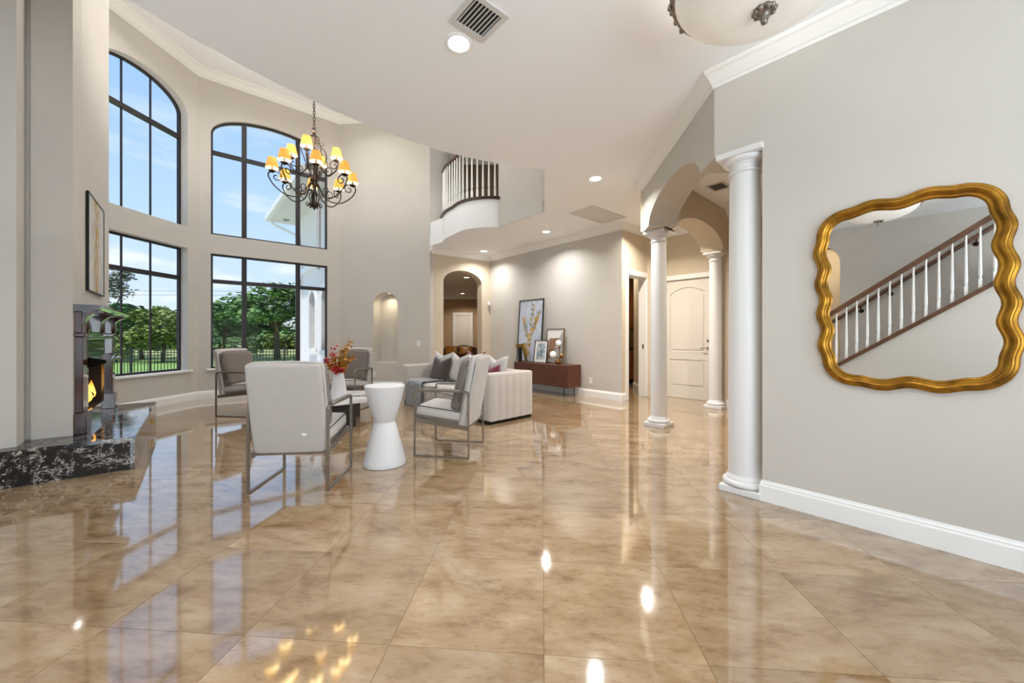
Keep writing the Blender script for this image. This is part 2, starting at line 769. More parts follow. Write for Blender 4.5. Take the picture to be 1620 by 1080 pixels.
room_poly = [(-6.5, 4.3), (-6.3, 7.6), (-4.1, 9.4), (-3.4, 10.8), (-3.4, 16.7), (1.1, 16.7), (1.1, 11.4), (6.4, 11.4), (6.4, -0.4), (4.6, -0.3), (-0.4, -4.7), (-4.3, -0.5), (-5.6, 0.4), (-5.6, 2.3), (-4.5, 3.2), (-4.3, 3.8), (-5.4, 5.2)]
near = []
rest = []
for i in range(-14, 16):
    for j in range(-12, 28):
        c = Vector((GX, GY)) + V * (T * (i + 0.5)) + U * (T * (j + 0.5))
        if not inside((c.x, c.y), room_poly):
            continue
        if c.y > 0.9 and abs(c.x) < 1.34 * c.y + 0.5:
            near.append((c.length, c))
        else:
            rest.append(c)
near.sort(key=lambda q: q[0])
t0 = tile_mesh().build('tile', M_tile, floor)
for i, (_, c) in enumerate(near[:300]):
    o = t0 if i == 0 else t0.copy()
    if i:
        COL.objects.link(o)
    o.location = (c.x, c.y, 0)
    o.rotation_euler = (0, 0, -TA + (PI if random.random() < 0.5 else 0))
rest += [c for _, c in near[300:]]
mb = MB()
for c in rest:
    q = tile_mesh()
    mb.at(c.x, c.y, 0, rz=-TA).add(q.v, q.f)
o = mb.build('tile_field', M_tile, floor)
tag(o, kind='stuff')

# ================================================================== walls of the great room
wall('wall_foyer_left', (-5.4, 0.5), (-5.4, 2.13), 0, ZH, M_wall, holes=[[(0.1, 0.6), (1.5, 0.6), (1.5, 2.9), (0.1, 2.9)]])  # unseen window opening added for the side fill lamp
wall('wall_pier_front', (-5.4, 2.13), W0, 0, ZH, M_wall)
wall('wall_pier_side', W0, W1, 0, ZH, M_wall)
wall('wall_breast_side', W1, F0, 0, ZH, M_wall)
F0v = v2(F0)
BD = (v2(F1) - F0v).normalized()
BN = Vector((BD.y, -BD.x))
BL = (v2(F1) - F0v).length
wall('wall_chimney_breast', F0, F1, 0, ZH, M_wall, thick=0.25, holes=[[(0.492, 0.418), (1.408, 0.418), (1.408, 0.994), (0.492, 0.994)]])
wall('wall_breast_back', F1, F2, 0, ZH, M_wall)

LW = (v2(E0) - v2(F2)).length
LD = (v2(E0) - v2(F2)).normalized()


def ls(D):
    return (D - F2[1]) / LD.y


l0, l1 = ls(5.68), ls(7.22)
wall('wall_left', F2, E0, 0, ZH, M_wall, thick=0.22,
     holes=[[(l0, 0.58), (l1, 0.58), (l1, 2.89), (l0, 2.89)], arch_pts(l0, l1, 5.39, 5.79, 20, 3.29)])
CL = (v2(E1) - v2(E0)).length
c0_, c1_ = 0.18, 2.33
wall('wall_window_bay', E0, E1, 0, ZH, M_wall, thick=0.22,
     holes=[[(c0_, 0.58), (c1_, 0.58), (c1_, 2.87), (c0_, 2.87)], arch_pts(c0_, c1_, 5.27, 5.72, 20, 3.25)])
# niche wall
NL = (v2(R0) - v2(E1)).length
ND = (v2(R0) - v2(E1)).normalized()
nn0 = (-3.288 - E1[0]) / ND.x
nn1 = (-2.70 - E1[0]) / ND.x
wall('wall_niche', E1, R0, 0, ZH, M_wall, thick=0.42, holes=[arch_pts(nn0, nn1, 1.97, 2.265, 16, 0.60)])
nb = MB()
NN = Vector((-ND.y, ND.x))
p = v2(E1) + ND * (nn0 - 0.1) + NN * 0.42
p2 = v2(E1) + ND * (nn1 + 0.1) + NN * 0.42
p3 = p2 + NN * 0.05
p4 = p + NN * 0.05
nb.prism([tuple(p), tuple(p2), tuple(p3), tuple(p4)], z0=0.4, z1=2.5)
struct(nb.build('wall_niche_back', M_wall))
wall('wall_return', R0, C0, 0, ZC, M_wall, thick=0.2)
wall('wall_return_upper', R0, (-1.72, 11.2), ZC, ZH, M_wall, thick=0.2)

# arch wall, console wall, kitchen door wall, entry door wall
arch_L = (v2(B0) - v2(C0)).length
ad0, ad1 = arch_L - 1.364, arch_L - 0.262
wall('wall_far_arch', C0, B0, 0, ZC, M_wall2, thick=0.24,
     outline=[(0, 0), (ad0, 0)] + [(x, z) for (x, z) in reversed(arch_pts(ad0, ad1, 2.57, 2.89, 20))] + [(ad1, 0), (arch_L, 0), (arch_L, ZC), (0, ZC)])
wall('wall_console', B0, A0, 0, ZC, M_wall, thick=0.2)
KL = (v2(G0) - v2(A0)).length
wall('wall_kitchen', A0, G0, 0, ZC, M_wall2, thick=0.16,
     outline=[(0, 0), (0.21, 0), (0.21, 2.40), (0.86, 2.40), (0.86, 0), (KL, 0), (KL, ZC), (0, ZC)])
DL = (v2(D0) - v2(G0)).length
wall('wall_entry', G0, D0, 0, ZC, M_wall2, thick=0.16, holes=[[(0.20, 0.005), (1.14, 0.005), (1.14, 2.34), (0.20, 2.34)]])
wall('wall_hall', (3.62, 6.47), (6.0, 6.28), 0, ZC, M_wall2, thick=0.2)
wall('wall_hall_end', (6.0, 6.28), (6.0, -0.3), 0, ZC, M_wall2, thick=0.2)

# mirror wall with header over the first column
ML = (v2(MWE) - v2(MW0)).length
jam = (v2(MW1) - v2(MW0)).length
wall('wall_mirror', MW0, MWE, 0, ZH, M_wall, thick=0.24,
     outline=[(0, 2.66), (jam, 2.66), (jam, 0), (ML, 0), (ML, ZH), (0, ZH)])
# front wall behind the camera; its tall window openings are added for fill
FLn = (v2(BK) - v2(MWE)).length
fac_holes = [[(0.6 + i * 1.85, 0.15), (2.2 + i * 1.85, 0.15), (2.2 + i * 1.85, 2.9), (0.6 + i * 1.85, 2.9)] for i in range(3)]
wall('wall_front', MWE, BK, 0, ZH, M_wall, holes=fac_holes)
SL = (v2(ST) - v2(BK)).length


def stair_a(s):
    return 4.0 - s


wall('wall_stair', BK, ST, 0, ZH, M_wall,
     outline=[(0, 0), (stair_a(-0.36), 0)] + list(arch_pts(stair_a(-0.36), stair_a(-1.3), 2.68, 3.10, 16))[::-1] + [(stair_a(-1.3), 0), (SL, 0), (SL, ZH), (0, ZH)])
wall('wall_stair_passage', tuple(mir(-0.1, 7.6)), tuple(mir(-1.8, 7.6)), 0, 3.4, M_wall2)
for (s_, nm) in ((0.0, 'wall_passage_near'), (-1.8, 'wall_passage_far')):
    pa, pb = mir(s_, 6.75), mir(s_, 7.7)
    mb = MB()
    mb.prism([tuple(pa), tuple(pb), tuple(pb + MD * 0.1), tuple(pa + MD * 0.1)], z0=0, z1=ZC)
    struct(mb.build(nm, M_wall2))
mb = MB()
mb.prism([tuple(mir(0.15, 6.7)), tuple(mir(0.15, 7.8)), tuple(mir(-1.9, 7.8)), tuple(mir(-1.9, 6.7))], z0=ZC, z1=ZC + 0.15)
struct(mb.build('ceiling_passage', M_ceil))
wall('wall_foyer_back', ST, (-5.4, 0.5), 0, ZH, M_wall)

# unseen slab added outside to block the sun at the front openings
mb = MB()
pq = [Vector(MWE) + MD * 0.3 - MN * 1.0, Vector(MWE) + MD * 4.5 - MN * 1.0, Vector(BK) + MD * 4.5 + MN * 1.0, Vector(BK) + MD * 0.3 + MN * 1.0]
mb.prism([tuple(p_) for p_ in pq], z0=3.1, z1=3.3)
struct(mb.build('added_sun_screen', M_ceil))

# upper shell behind the loft
wall('wall_loft_back', (-1.72, 11.2), (6.2, 11.2), 3.5, ZH, M_wall)
wall('wall_kitchen_back', (1.3, 11.2), (6.2, 11.2), 0, 3.5, M_wall2)
wall('wall_loft_right', (6.2, 11.2), (6.2, -0.3), 0, ZH, M_wall)
wall('wall_loft_corner', (6.2, -0.3), MWE, 0, ZH, M_wall)

# ================================================================== ceilings
bal_arc = [(-1.565, 8.61), (-1.44, 8.30), (-1.234, 8.0), (-1.06, 7.74), (-0.871, 7.56), (-0.62, 7.45), (-0.38, 7.42), (-0.247, 7.457)]
bal_arc = [(p_.x, p_.y) for p_ in smooth_path([(x, y, 0) for (x, y) in bal_arc], 24)]
void_c = (0.549, 6.51)
near_edge = [(0.418, 4.858), (0.079, 4.768), (-0.239, 4.66), (-0.53, 4.53), (-0.796, 4.377), (-1.041, 4.20), (-1.27, 4.01), (-1.456, 3.83),
             (-1.64, 3.63), (-1.795, 3.44), (-1.98, 3.20), (-2.12, 2.98), (-2.25, 2.76), (-2.345, 2.57), (-2.43, 2.38), (-2.53, 2.05), (-2.59, 1.65), (-2.6, 1.1)]
low = [R0] + bal_arc + [void_c] + near_edge + [(-5.4, 1.0), (-5.4, 0.5), ST, BK, MWE, (6.2, -0.3), (6.2, 11.2), (-1.72, 11.2)]
cb = MB()
cb.prism(low, z0=ZC, z1=3.55)
struct(cb.build('ceiling', M_ceil))
hb = MB()
hb.prism([(-6.75, 4.3), (-6.45, 7.65), (-4.25, 9.5), (-1.95, 9.3), (-1.9, 11.4), (6.4, 11.4), (6.4, -5.2), (-5.7, -5.2), (-5.7, 2.0)], z0=ZH, z1=ZH + 0.2)
struct(hb.build('ceiling_great_room', M_ceil))

# balcony slab, loft wall and fascia
PB = [(0.05, 8.3)]
sb = MB()

sb.prism([(R0[0] + 0.01, R0[1] - 0.012)] + [(x - 0.008, y - 0.012) for (x, y) in bal_arc] + [(-0.1, 7.6), (-0.5, 9.0), (-1.75, 9.9)], z0=ZC - 0.003, z1=3.88)
struct(sb.build('wall_balcony', M_ceil, auto=AUTO))
wall('wall_loft_panel', (-0.263, 7.447), (0.531, 6.502), ZC + 0.004, ZH, M_wall, thick=0.14)
mb = MB()
mb.sweep([void_c] + near_edge, [(0, 3.5), (0.05, 3.5), (0.05, 3.92), (0, 3.92)], side=1)
struct(mb.build('wall_loft_fascia', M_trim))

# crown mouldings and baseboards
crown = [(0, ZC - 0.12), (0.012, ZC - 0.12), (0.02, ZC - 0.10), (0.03, ZC - 0.095), (0.065, ZC - 0.045), (0.078, ZC - 0.03), (0.09, ZC - 0.026), (0.10, ZC - 0.012), (0.10, ZC), (0, ZC)]
base = [(0, 0.001), (0.018, 0.001), (0.018, 0.115), (0.013, 0.125), (0.013, 0.135), (0.008, 0.142), (0.004, 0.155), (0, 0.155)]


def trim(name, path, prof, closed=False, side=1, m=None):
    q = MB()
    q.sweep(path, prof, closed, side)
    return struct(q.build(name, m or M_trim))


BM2 = (MW0[0] + U.x * 2.275, MW0[1] + U.y * 2.275)
crown_h = [(o_ * 1.35, z + (ZH - ZC)) if False else (o_ * 1.35, ZH - (ZC - z) * 1.4) for (o_, z) in crown]
trim('trim_1', [F2, E0, E1, R0, (-1.72, 11.2)], crown_h)
trim('trim_2', [R0, C0, B0, A0, G0, D0], crown)
# crown follows the beam face and the mirror wall
trim('trim_3', [BM2, MW0, MWE], crown)
trim('trim_4', [(3.55, 6.47), (6.0, 6.28), (6.0, -0.3)], crown)
trim('baseboard_left', [F2, E0, E1, R0, tuple(v2(C0)), tuple(v2(C0) + (v2(B0) - v2(C0)).normalized() * ad0)], base)
QD = (v2(G0) - v2(A0)).normalized()
trim('baseboard_console', [tuple(v2(C0) + (v2(B0) - v2(C0)).normalized() * ad1), B0, A0, tuple(v2(A0) + QD * 0.115)], base)
trim('baseboard_kitchen', [tuple(v2(A0) + QD * 0.96), G0, tuple(v2(G0) + (v2(D0) - v2(G0)).normalized() * 0.10)], base)
trim('baseboard_entry', [tuple(v2(G0) + (v2(D0) - v2(G0)).normalized() * 1.25), D0], base)
trim('baseboard_hall', [(3.62, 6.47), (6.0, 6.28), (6.0, -0.3)], base)
trim('baseboard_mirror', [tuple(v2(MW1) + Vector((0.7403, 0.6723)) * 0.2), MW1, MWE], base)
trim('baseboard_foyer', [MWE, tuple(mir(4.0, 0.8))], base)

# ================================================================== beams and arches of the hall
BT = 0.36


def beam(name, A, B, a0, a1, zs, zt, z_low, m):
    """wall band above a segmental arch, room face A->B on the right"""
    A = v2(A)
    B = v2(B)
    ln = (B - A).length
    pts = [(0, z_low), (a0, z_low)] + [(x, z) for (x, z) in reversed(arch_pts(a0, a1, zs, zt, 24))] + [(a1, z_low), (ln, z_low), (ln, ZC), (0, ZC)]
    return wall(name, A, B, z_low, ZC, m, thick=BT, outline=pts)


# side beam: traversed far -> near so that the room lies on the right
bl = 2.275
beam('wall_beam_side', BM2, MW0, bl - 1.90, bl - 0.29, 2.66, 2.94, 2.66, M_wall)
# rear arch between second and third column; its lit face looks back to the camera
QV = Vector((3.49 - 2.014, 6.56 - 5.25)).normalized()
QN = Vector((QV.y, -QV.x))
ra = Vector((2.014, 5.25)) - QV * 0.16 + QN * 0.18
rb = Vector((3.49, 6.56)) + QV * 0.30 + QN * 0.18
beam('wall_beam_rear', tuple(ra), tuple(rb), 0.30, 1.98, 2.66, 2.96, 2.66, M_wall2)


inf = [Vector(BM2), Vector(BM2) + V * BT, ra, ra - QN * BT]
cen = sum(inf, Vector((0, 0))) / 4
inf.sort(key=lambda p_: math.atan2(p_.y - cen.y, p_.x - cen.x))
mb = MB()
mb.prism([tuple(cen + (p_ - cen) * 0.994) for p_ in inf], z0=2.662, z1=ZC)
struct(mb.build('wall_beam_corner', M_wall))

# ================================================================== windows
def window(idx, A, B, a0, a1, z0, z1, mull, trans, arch=None, deep=0.14):
    """black framed window in wall A->B; glass plane lies `deep` outside the room face"""
    A = v2(A)
    B = v2(B)
    d = (B - A).normalized()
    n = Vector((-d.y, d.x))
    ang = math.atan2(d.y, d.x)
    root = empty('window_%d' % idx, (A.x, A.y, 0), ang)
    root['kind'] = 'structure'
    fw = 0.035
    y0, y1 = deep, deep + 0.05
    fr = lambda a, b, c: (a, c, b)
    top = lambda a: z1 if arch is None else arch[0] + (arch[1] - arch[0]) * math.sqrt(max(0, 1 - ((a - (a0 + a1) / 2) / ((a1 - a0) / 2)) ** 2))
    # outer frame
    mb = MB()
    if arch is None:
        out = [(a0, z0), (a1, z0), (a1, z1), (a0, z1)]
        inn = [(a0 + fw, z0 + fw), (a1 - fw, z0 + fw), (a1 - fw, z1 - fw), (a0 + fw, z1 - fw)]
    else:
        out = arch_pts(a0, a1, arch[0], arch[1], 24, z0)
        inn = arch_pts(a0 + fw, a1 - fw, arch[0], arch[1] - fw, 24, z0 + fw)
    mb.prism(out, [inn], y0, y1, fr)
    mb.build('window_frame', M_frame, root)
    xs = [a0 + fw] + [m_[0] for m_ in mull] + [a1 - fw]
    for (m_, w_) in mull:
        mb = MB()
        md = 0.008 if w_ > 0.04 else -0.014
        mb.box(m_ - w_ / 2, m_ + w_ / 2, y0 - md, y1 + md, z0 + 0.02, top(m_) - 0.02)
        mb.build('mullion', M_frame, root)
    for (z_, w_) in trans:
        mb = MB()
        mb.box(a0 + 0.02, a1 - 0.02, y0 - 0.012, y1 + 0.01, z_ - w_ / 2, z_ + w_ / 2)
        mb.build('transom', M_frame, root)
    zs_ = [z0 + fw] + [t_[0] for t_ in trans] + [None]
    for i in range(len(xs) - 1):
        for j in range(len(zs_) - 1):
            mb = MB()
            lo = zs_[j]
            if zs_[j + 1] is not None or arch is None:
                hi = zs_[j + 1] if zs_[j + 1] is not None else z1 - fw
                poly = [(xs[i], lo), (xs[i + 1], lo), (xs[i + 1], hi), (xs[i], hi)]
            else:
                poly = [(xs[i], lo), (xs[i + 1], lo)]
                for q in range(9):
                    a = xs[i + 1] + (xs[i] - xs[i + 1]) * q / 8
                    poly.append((a, max(top(a) - 0.02, lo + 0.02)))
            mb.prism(poly, (), y0 + 0.022, y0 + 0.028, fr)
            mb.build('pane', M_glass, root)
    return root


w1 = window(1, F2, E0, l0, l1, 0.58, 2.89, [(l0 + 0.535, 0.022), (l0 + 1.0, 0.022)], [(2.325, 0.075)])
w2 = window(2, F2, E0, l0, l1, 3.29, 5.5, [(l0 + 0.535, 0.022), (l0 + 1.0, 0.022)], [(4.98, 0.075)], arch=(5.39, 5.79))
w3 = window(3, E0, E1, c0_, c1_, 0.58, 2.87, [(0.73, 0.085), (1.726, 0.085)], [(2.325, 0.075)], deep=0.06)
w4 = window(4, E0, E1, c0_, c1_, 3.25, 5.5, [(0.73, 0.085), (1.726, 0.085)], [(4.90, 0.075)], arch=(5.27, 5.72), deep=0.06)
for (A, B, a0, a1, w_) in ((F2, E0, l0, l1, w1), (E0, E1, c0_, c1_, w3)):
    mb = MB()
    mb.rbox(a0 - 0.07, a1 + 0.07, -0.045, 0.06, 0.545, 0.585, 0.008, 2)
    mb.build('window_sill', M_trim, w_)
for i, h in enumerate(fac_holes):  # unseen windows added to go with the front fill lamp
    window(5 + i, MWE, BK, h[0][0], h[1][0], 0.15, 2.9, [((h[0][0] + h[1][0]) / 2, 0.05)], [(2.2, 0.06)], deep=0.1)
window(8, (-5.4, 0.5), (-5.4, 2.13), 0.1, 1.5, 0.6, 2.9, [(0.8, 0.05)], [(2.2, 0.06)], deep=0.1)  # unseen window added behind the side fill lamp

# ================================================================== doors
# entry door, two moulded panels, the upper with an arched head
dr = empty('door_1', (G0[0], G0[1], 0), math.atan2(D0[1] - G0[1], D0[0] - G0[0]))
dr['kind'] = 'structure'
M_door = mat('door_paint', (232, 226, 217), 0.5)
dx0, dx1 = 0.212, 1.128
fr = lambda a, b, c: (a, c, b)
st = 0.125
upper = [(dx0 + st, 0.93), (dx1 - st, 0.93)]
for q in range(13):
    a = (dx1 - st) + (dx0 + 2 * st - 0 - (dx1)) * q / 12 if False else (dx1 - st) - (dx1 - dx0 - 2 * st) * q / 12
    tt = (a - (dx0 + dx1) / 2) / ((dx1 - dx0) / 2 - st)
    upper.append((a, 2.06 + 0.12 * (1 - tt * tt)))
lower = [(dx0 + st, 0.24), (dx1 - st, 0.24), (dx1 - st, 0.77), (dx0 + st, 0.77)]
mb = MB()
mb.prism([(dx0, 0.012), (dx1, 0.012), (dx1, 2.33), (dx0, 2.33)], [upper, lower], 0.02, 0.06, fr)
leaf = mb.build('door_leaf', M_door, dr)


def shrink(poly, k_):
    cx = sum(p_[0] for p_ in poly) / len(poly)
    cz = (min(p_[1] for p_ in poly) + max(p_[1] for p_ in poly)) / 2
    w_ = max(p_[0] for p_ in poly) - min(p_[0] for p_ in poly)
    h_ = max(p_[1] for p_ in poly) - min(p_[1] for p_ in poly)
    return [(cx + (p_[0] - cx) * (1 - 2 * k_ / w_), cz + (p_[1] - cz) * (1 - 2 * k_ / h_)) for p_ in poly]


for pl in (upper, lower):
    mb = MB()
    mb.prism(pl, (), 0.035, 0.055, fr)
    mb.prism(shrink(pl, 0.035), (), 0.024, 0.045, fr)
    mb.build('door_panel', M_door, leaf)
mb = MB()
mb.at(dx1 - 0.07, 0.012, 1.0, rx=PI / 2).lathe([(0.028, -0.01), (0.028, 0.006), (0.012, 0.01), (0.012, 0.045)], 16)
mb.at().bar([(dx1 - 0.07, -0.035, 1.0), (dx1 - 0.13, -0.038, 1.0), (dx1 - 0.19, -0.034, 0.995)], 0.016, 0.012, (0, 0, 1))
mb.build('door_handle', M_chrome, leaf)
mb = MB()
mb.at(dx1 - 0.07, 0.012, 1.14, rx=PI / 2).lathe([(0.028, -0.01), (0.028, 0.006), (0.014, 0.012), (0.014, 0.02)], 16)
mb.build('deadbolt', M_chrome, leaf)
mb = MB()
for (a0, a1, z0, z1) in ((0.115, 0.205, 0, 2.43), (1.135, 1.225, 0, 2.43), (0.205, 1.135, 2.335, 2.43)):
    mb.rbox(a0, a1, -0.018, 0.004, max(z0, 0.002), z1, 0.004, 1)
mb.build('door_casing', M_trim, dr)
mb = MB()
mb.box(0.2, 1.14, 0.10, 0.155, 0.0, 2.34)
mb.build('door_backing', M_void, dr)

# kitchen doorway casing with lining
kd = empty('door_2', (A0[0], A0[1], 0), math.atan2(QD.y, QD.x))
kd['kind'] = 'structure'
mb = MB()
for (a0, a1, z0, z1) in ((0.115, 0.21, 0.002, 2.50), (0.86, 0.955, 0.002, 2.50), (0.21, 0.86, 2.40, 2.50)):
    mb.rbox(a0, a1, -0.018, 0.004, z0, z1, 0.004, 1)
mb.build('door_casing', M_trim, kd)
mb = MB()
mb.box(0.205, 0.222, -0.002, 0.165, 0.002, 2.40)
mb.box(0.848, 0.865, -0.002, 0.165, 0.002, 2.40)
mb.box(0.222, 0.848, -0.002, 0.165, 2.385, 2.402)
mb.build('door_lining', M_trim, kd)
mb = MB()
mb.rbox(0.838, 0.849, 0.05, 0.075, 0.97, 1.06, 0.003, 1)
mb.build('strike_plate', M_dark, kd)


# ================================================================== columns
def column(name, loc, rz, label, d=0.215, h=2.66, pw=0.29):
    r_ = d / 2
    root = empty(name, (loc[0], loc[1], 0), rz, label, 'column', 'white round columns of the entry hall')
    mb = MB()
    mb.rbox(-pw / 2, pw / 2, -pw / 2, pw / 2, 0.0, 0.05, 0.004, 1)
    mb.build('plinth', M_col, root)
    mb = MB()
    prof = [(r_ * 1.26, 0.05)]
    for i in range(9):
        t = -PI / 2 + PI * i / 8
        prof.append((r_ * 1.17 + 0.022 * math.cos(t), 0.074 + 0.024 * math.sin(t)))
    prof += [(r_ * 1.12, 0.10), (r_ * 1.12, 0.112), (r_ * 1.06, 0.118), (r_ * 1.0, 0.14)]
    mb.lathe(prof, 40)
    mb.build('column_base', M_col, root, auto=AUTO)
    mb = MB()
    prof = []
    for i in range(13):
        t = i / 12
        prof.append((r_ * (1.0 - 0.13 * max(0, t - 0.25) ** 1.3), 0.138 + t * (h - 0.30)))
    mb.lathe(prof, 40)
    mb.build('shaft', M_col, root, auto=AUTO)
    zt = h - 0.165
    rt = r_ * 0.92
    mb = MB()
    prof = [(rt * 0.98, zt), (rt * 1.10, zt + 0.008), (rt * 1.12, zt + 0.018), (rt * 1.0, zt + 0.03), (rt * 1.0, zt + 0.065), (rt * 1.08, zt + 0.07), (rt * 1.08, zt + 0.08)]
    for i in range(7):
        t = PI / 2 * i / 6
        prof.append((rt * 1.10 + 0.04 * math.sin(t), zt + 0.082 + 0.035 * (1 - math.cos(t))))
    prof.append((rt * 1.10 + 0.03, zt + 0.122))
    mb.lathe(prof, 40)
    mb.build('capital', M_col, root, auto=AUTO)
    mb = MB()
    aw = rt + 0.055
    mb.rbox(-aw, aw, -aw, aw, zt + 0.12, h, 0.004, 1)
    mb.build('abacus', M_col, root)
    return root


mwang = math.atan2(MD.y, MD.x)
column('column', (1.85, 3.038), mwang, 'white round column under the header at the end of the mirror wall', d=0.232)
column('column', (2.014, 5.25), math.atan2(QV.y, QV.x), 'free-standing white round column where the two arches meet', d=0.214)
column('column', (3.49, 6.56), math.atan2(QV.y, QV.x), 'white round column in front of the entry door beside the hall wall', d=0.205)

# ================================================================== ceiling fittings
M_glow = mat('lamp_glow', (255, 250, 240), 0.5, emit=(255, 248, 236), estr=5.0)
M_glow_s = mat('lamp_glow_small', (255, 250, 240), 0.5, emit=(255, 240, 214), estr=6.0)


def downlight(x, y, z, label, power, r=0.075, color=(1, 0.985, 0.965), group='recessed ceiling downlights', spread=2.4):
    root = empty('downlight', (x, y, z), 0, label, 'downlight', group)
    mb = MB()
    mb.lathe([(r, 0), (r * 1.28, 0), (r * 1.28, -0.006), (r * 1.12, -0.012), (r, -0.008), (r, 0)], 28, cap=False)
    mb.build('trim_ring', M_trim, root, auto=AUTO)
    mb = MB()
    mb.lathe([(0.001, -0.003), (r * 0.6, -0.004), (r, -0.003), (r, -0.001), (0.001, -0.001)], 28, cap=False)
    mb.build('lens', M_glow, root)
    d = bpy.data.lights.new('downlight_lamp', 'AREA')
    d.shape = 'DISK'
    d.size = r * 0.9
    d.energy = power
    d.color = color
    d.spread = spread
    lo = bpy.data.objects.new('downlight_lamp', d)
    lo.location = (0, 0, -0.02)
    lo.parent = root
    COL.objects.link(lo)
    return root


downlight(-0.384, 2.764, ZC, 'recessed downlight close beside the square ceiling air vent', 9)
downlight(1.119, 5.13, ZC, 'recessed downlight between the ceiling return grille and the side beam', 20)
downlight(0.69, 7.73, ZC, 'recessed downlight in front of the wall with the sideboard', 14)
downlight(-0.697, 9.48, ZC, 'recessed downlight in front of the far archway', 12)
downlight(2.345, 6.63, ZC, 'recessed downlight outside the kitchen doorway', 26, color=(1, 0.92, 0.8))
downlight(3.3, 4.6, ZC, 'recessed downlight in the hall behind the columns', 24, color=(1, 0.92, 0.8))
downlight(-1.33, 11.2, 2.95, 'nearer recessed downlight in the room beyond the arch', 16, color=(1, 0.9, 0.76))
downlight(-1.99, 15.4, 2.95, 'recessed downlight by the back wall of the room beyond the arch', 14, color=(1, 0.9, 0.76))
downlight(-2.994 + 0.03, 9.27, 2.262, 'small spotlight in the top of the arched wall niche', 1.6, r=0.03, color=(1, 0.86, 0.62), group='niche spotlight')
for (x, y) in ((-4.6, 6.9), (-3.2, 8.0), (-5.3, 5.6), (-2.2, 6.6), (-3.4, 4.6)):  # unseen lamps added to light the great room from above
    downlight(x, y, ZH, 'added unseen fill lamp high in the great room ceiling', 8, color=(0.96, 0.98, 1.0), group='added fill lamps of the great room')
for (x, y) in ((1.0, 9.3), (1.1, 10.6), (1.7, 8.2), (2.5, 5.0), (0.5, 2.0)):  # lamps added out of view to brighten the loft and balcony
    downlight(x, y, ZH, 'added unseen fill lamp in the loft ceiling', 20, color=(1, 0.97, 0.92), group='added loft fill lamps')
for (x, y) in ((0.9, 0.6), (-2.2, 0.4)):  # lamps added behind the camera to light the foyer
    downlight(x, y, ZC, 'added unseen fill lamp in the foyer ceiling', 9, group='added foyer fill lamps')


pd_ = mir(-0.85, 7.2)
downlight(pd_.x, pd_.y, ZC, 'recessed downlight in the passage beyond the stairs', 8, color=(1, 0.85, 0.62), group='passage downlight')


def grille(name, c, ax, w, h, z, label, slats, frame=0.03, dark=True, fine=False):
    """w along ax, h across"""
    root = empty(name, (c[0], c[1], z), math.atan2(ax[1], ax[0]), label, 'air vent')
    mb = MB()
    mb.prism([(-w / 2, -h / 2), (w / 2, -h / 2), (w / 2, h / 2), (-w / 2, h / 2)],
             [[(-w / 2 + frame, -h / 2 + frame), (w / 2 - frame, -h / 2 + frame), (w / 2 - frame, h / 2 - frame), (-w / 2 + frame, h / 2 - frame)]], -0.012, 0.0)
    mb.build('frame', M_grille, root)
    mb = MB()
    mb.box(-w / 2 + 0.01, w / 2 - 0.01, -h / 2 + 0.01, h / 2 - 0.01, -0.002, 0.0)
    mb.build('duct', M_void if dark else mat('filter', (170, 167, 163), 0.9), root)
    n = slats
    for i in range(n):
        x = -w / 2 + frame + (w - 2 * frame) * (i + 0.5) / n
        mb = MB()
        sw = (w - 2 * frame) / n
        mb.at(x, 0, -0.008, ry=-0.35 if dark else 0.12).box(-sw * (0.44 if not dark else 0.2), sw * (0.44 if not dark else 0.2), -h / 2 + frame, h / 2 - frame, -0.001, 0.001)
        mb.build('slat', M_grille, root)
    return root


PQ = (-0.651, 0.759)
QQ = (0.759, 0.651)
grille('ceiling_vent', (-0.222, 2.545), (QQ[0], QQ[1]), 0.29, 0.29, ZC, 'square white ceiling air vent with open slats', 8, 0.035)
grille('return_grille', (1.507, 6.68), (QQ[0], QQ[1]), 0.94, 0.5, ZC, 'large flat return air grille set diagonally in the ceiling', 40, 0.03, dark=False)
grille('ceiling_vent', (2.915, 5.40), (QQ[0], QQ[1]), 0.31, 0.24, ZC, 'small slatted ceiling vent in the hall beyond the arches', 9, 0.028)

M_alab = mat('alabaster', (226, 222, 214), 0.35, rgb2=(238, 234, 228), vscale=6, emit=(255, 250, 240), estr=0.10)
M_bronze = mat('antique_silver', (140, 132, 124), 0.4, metal=0.8, var=0.35, vscale=40)


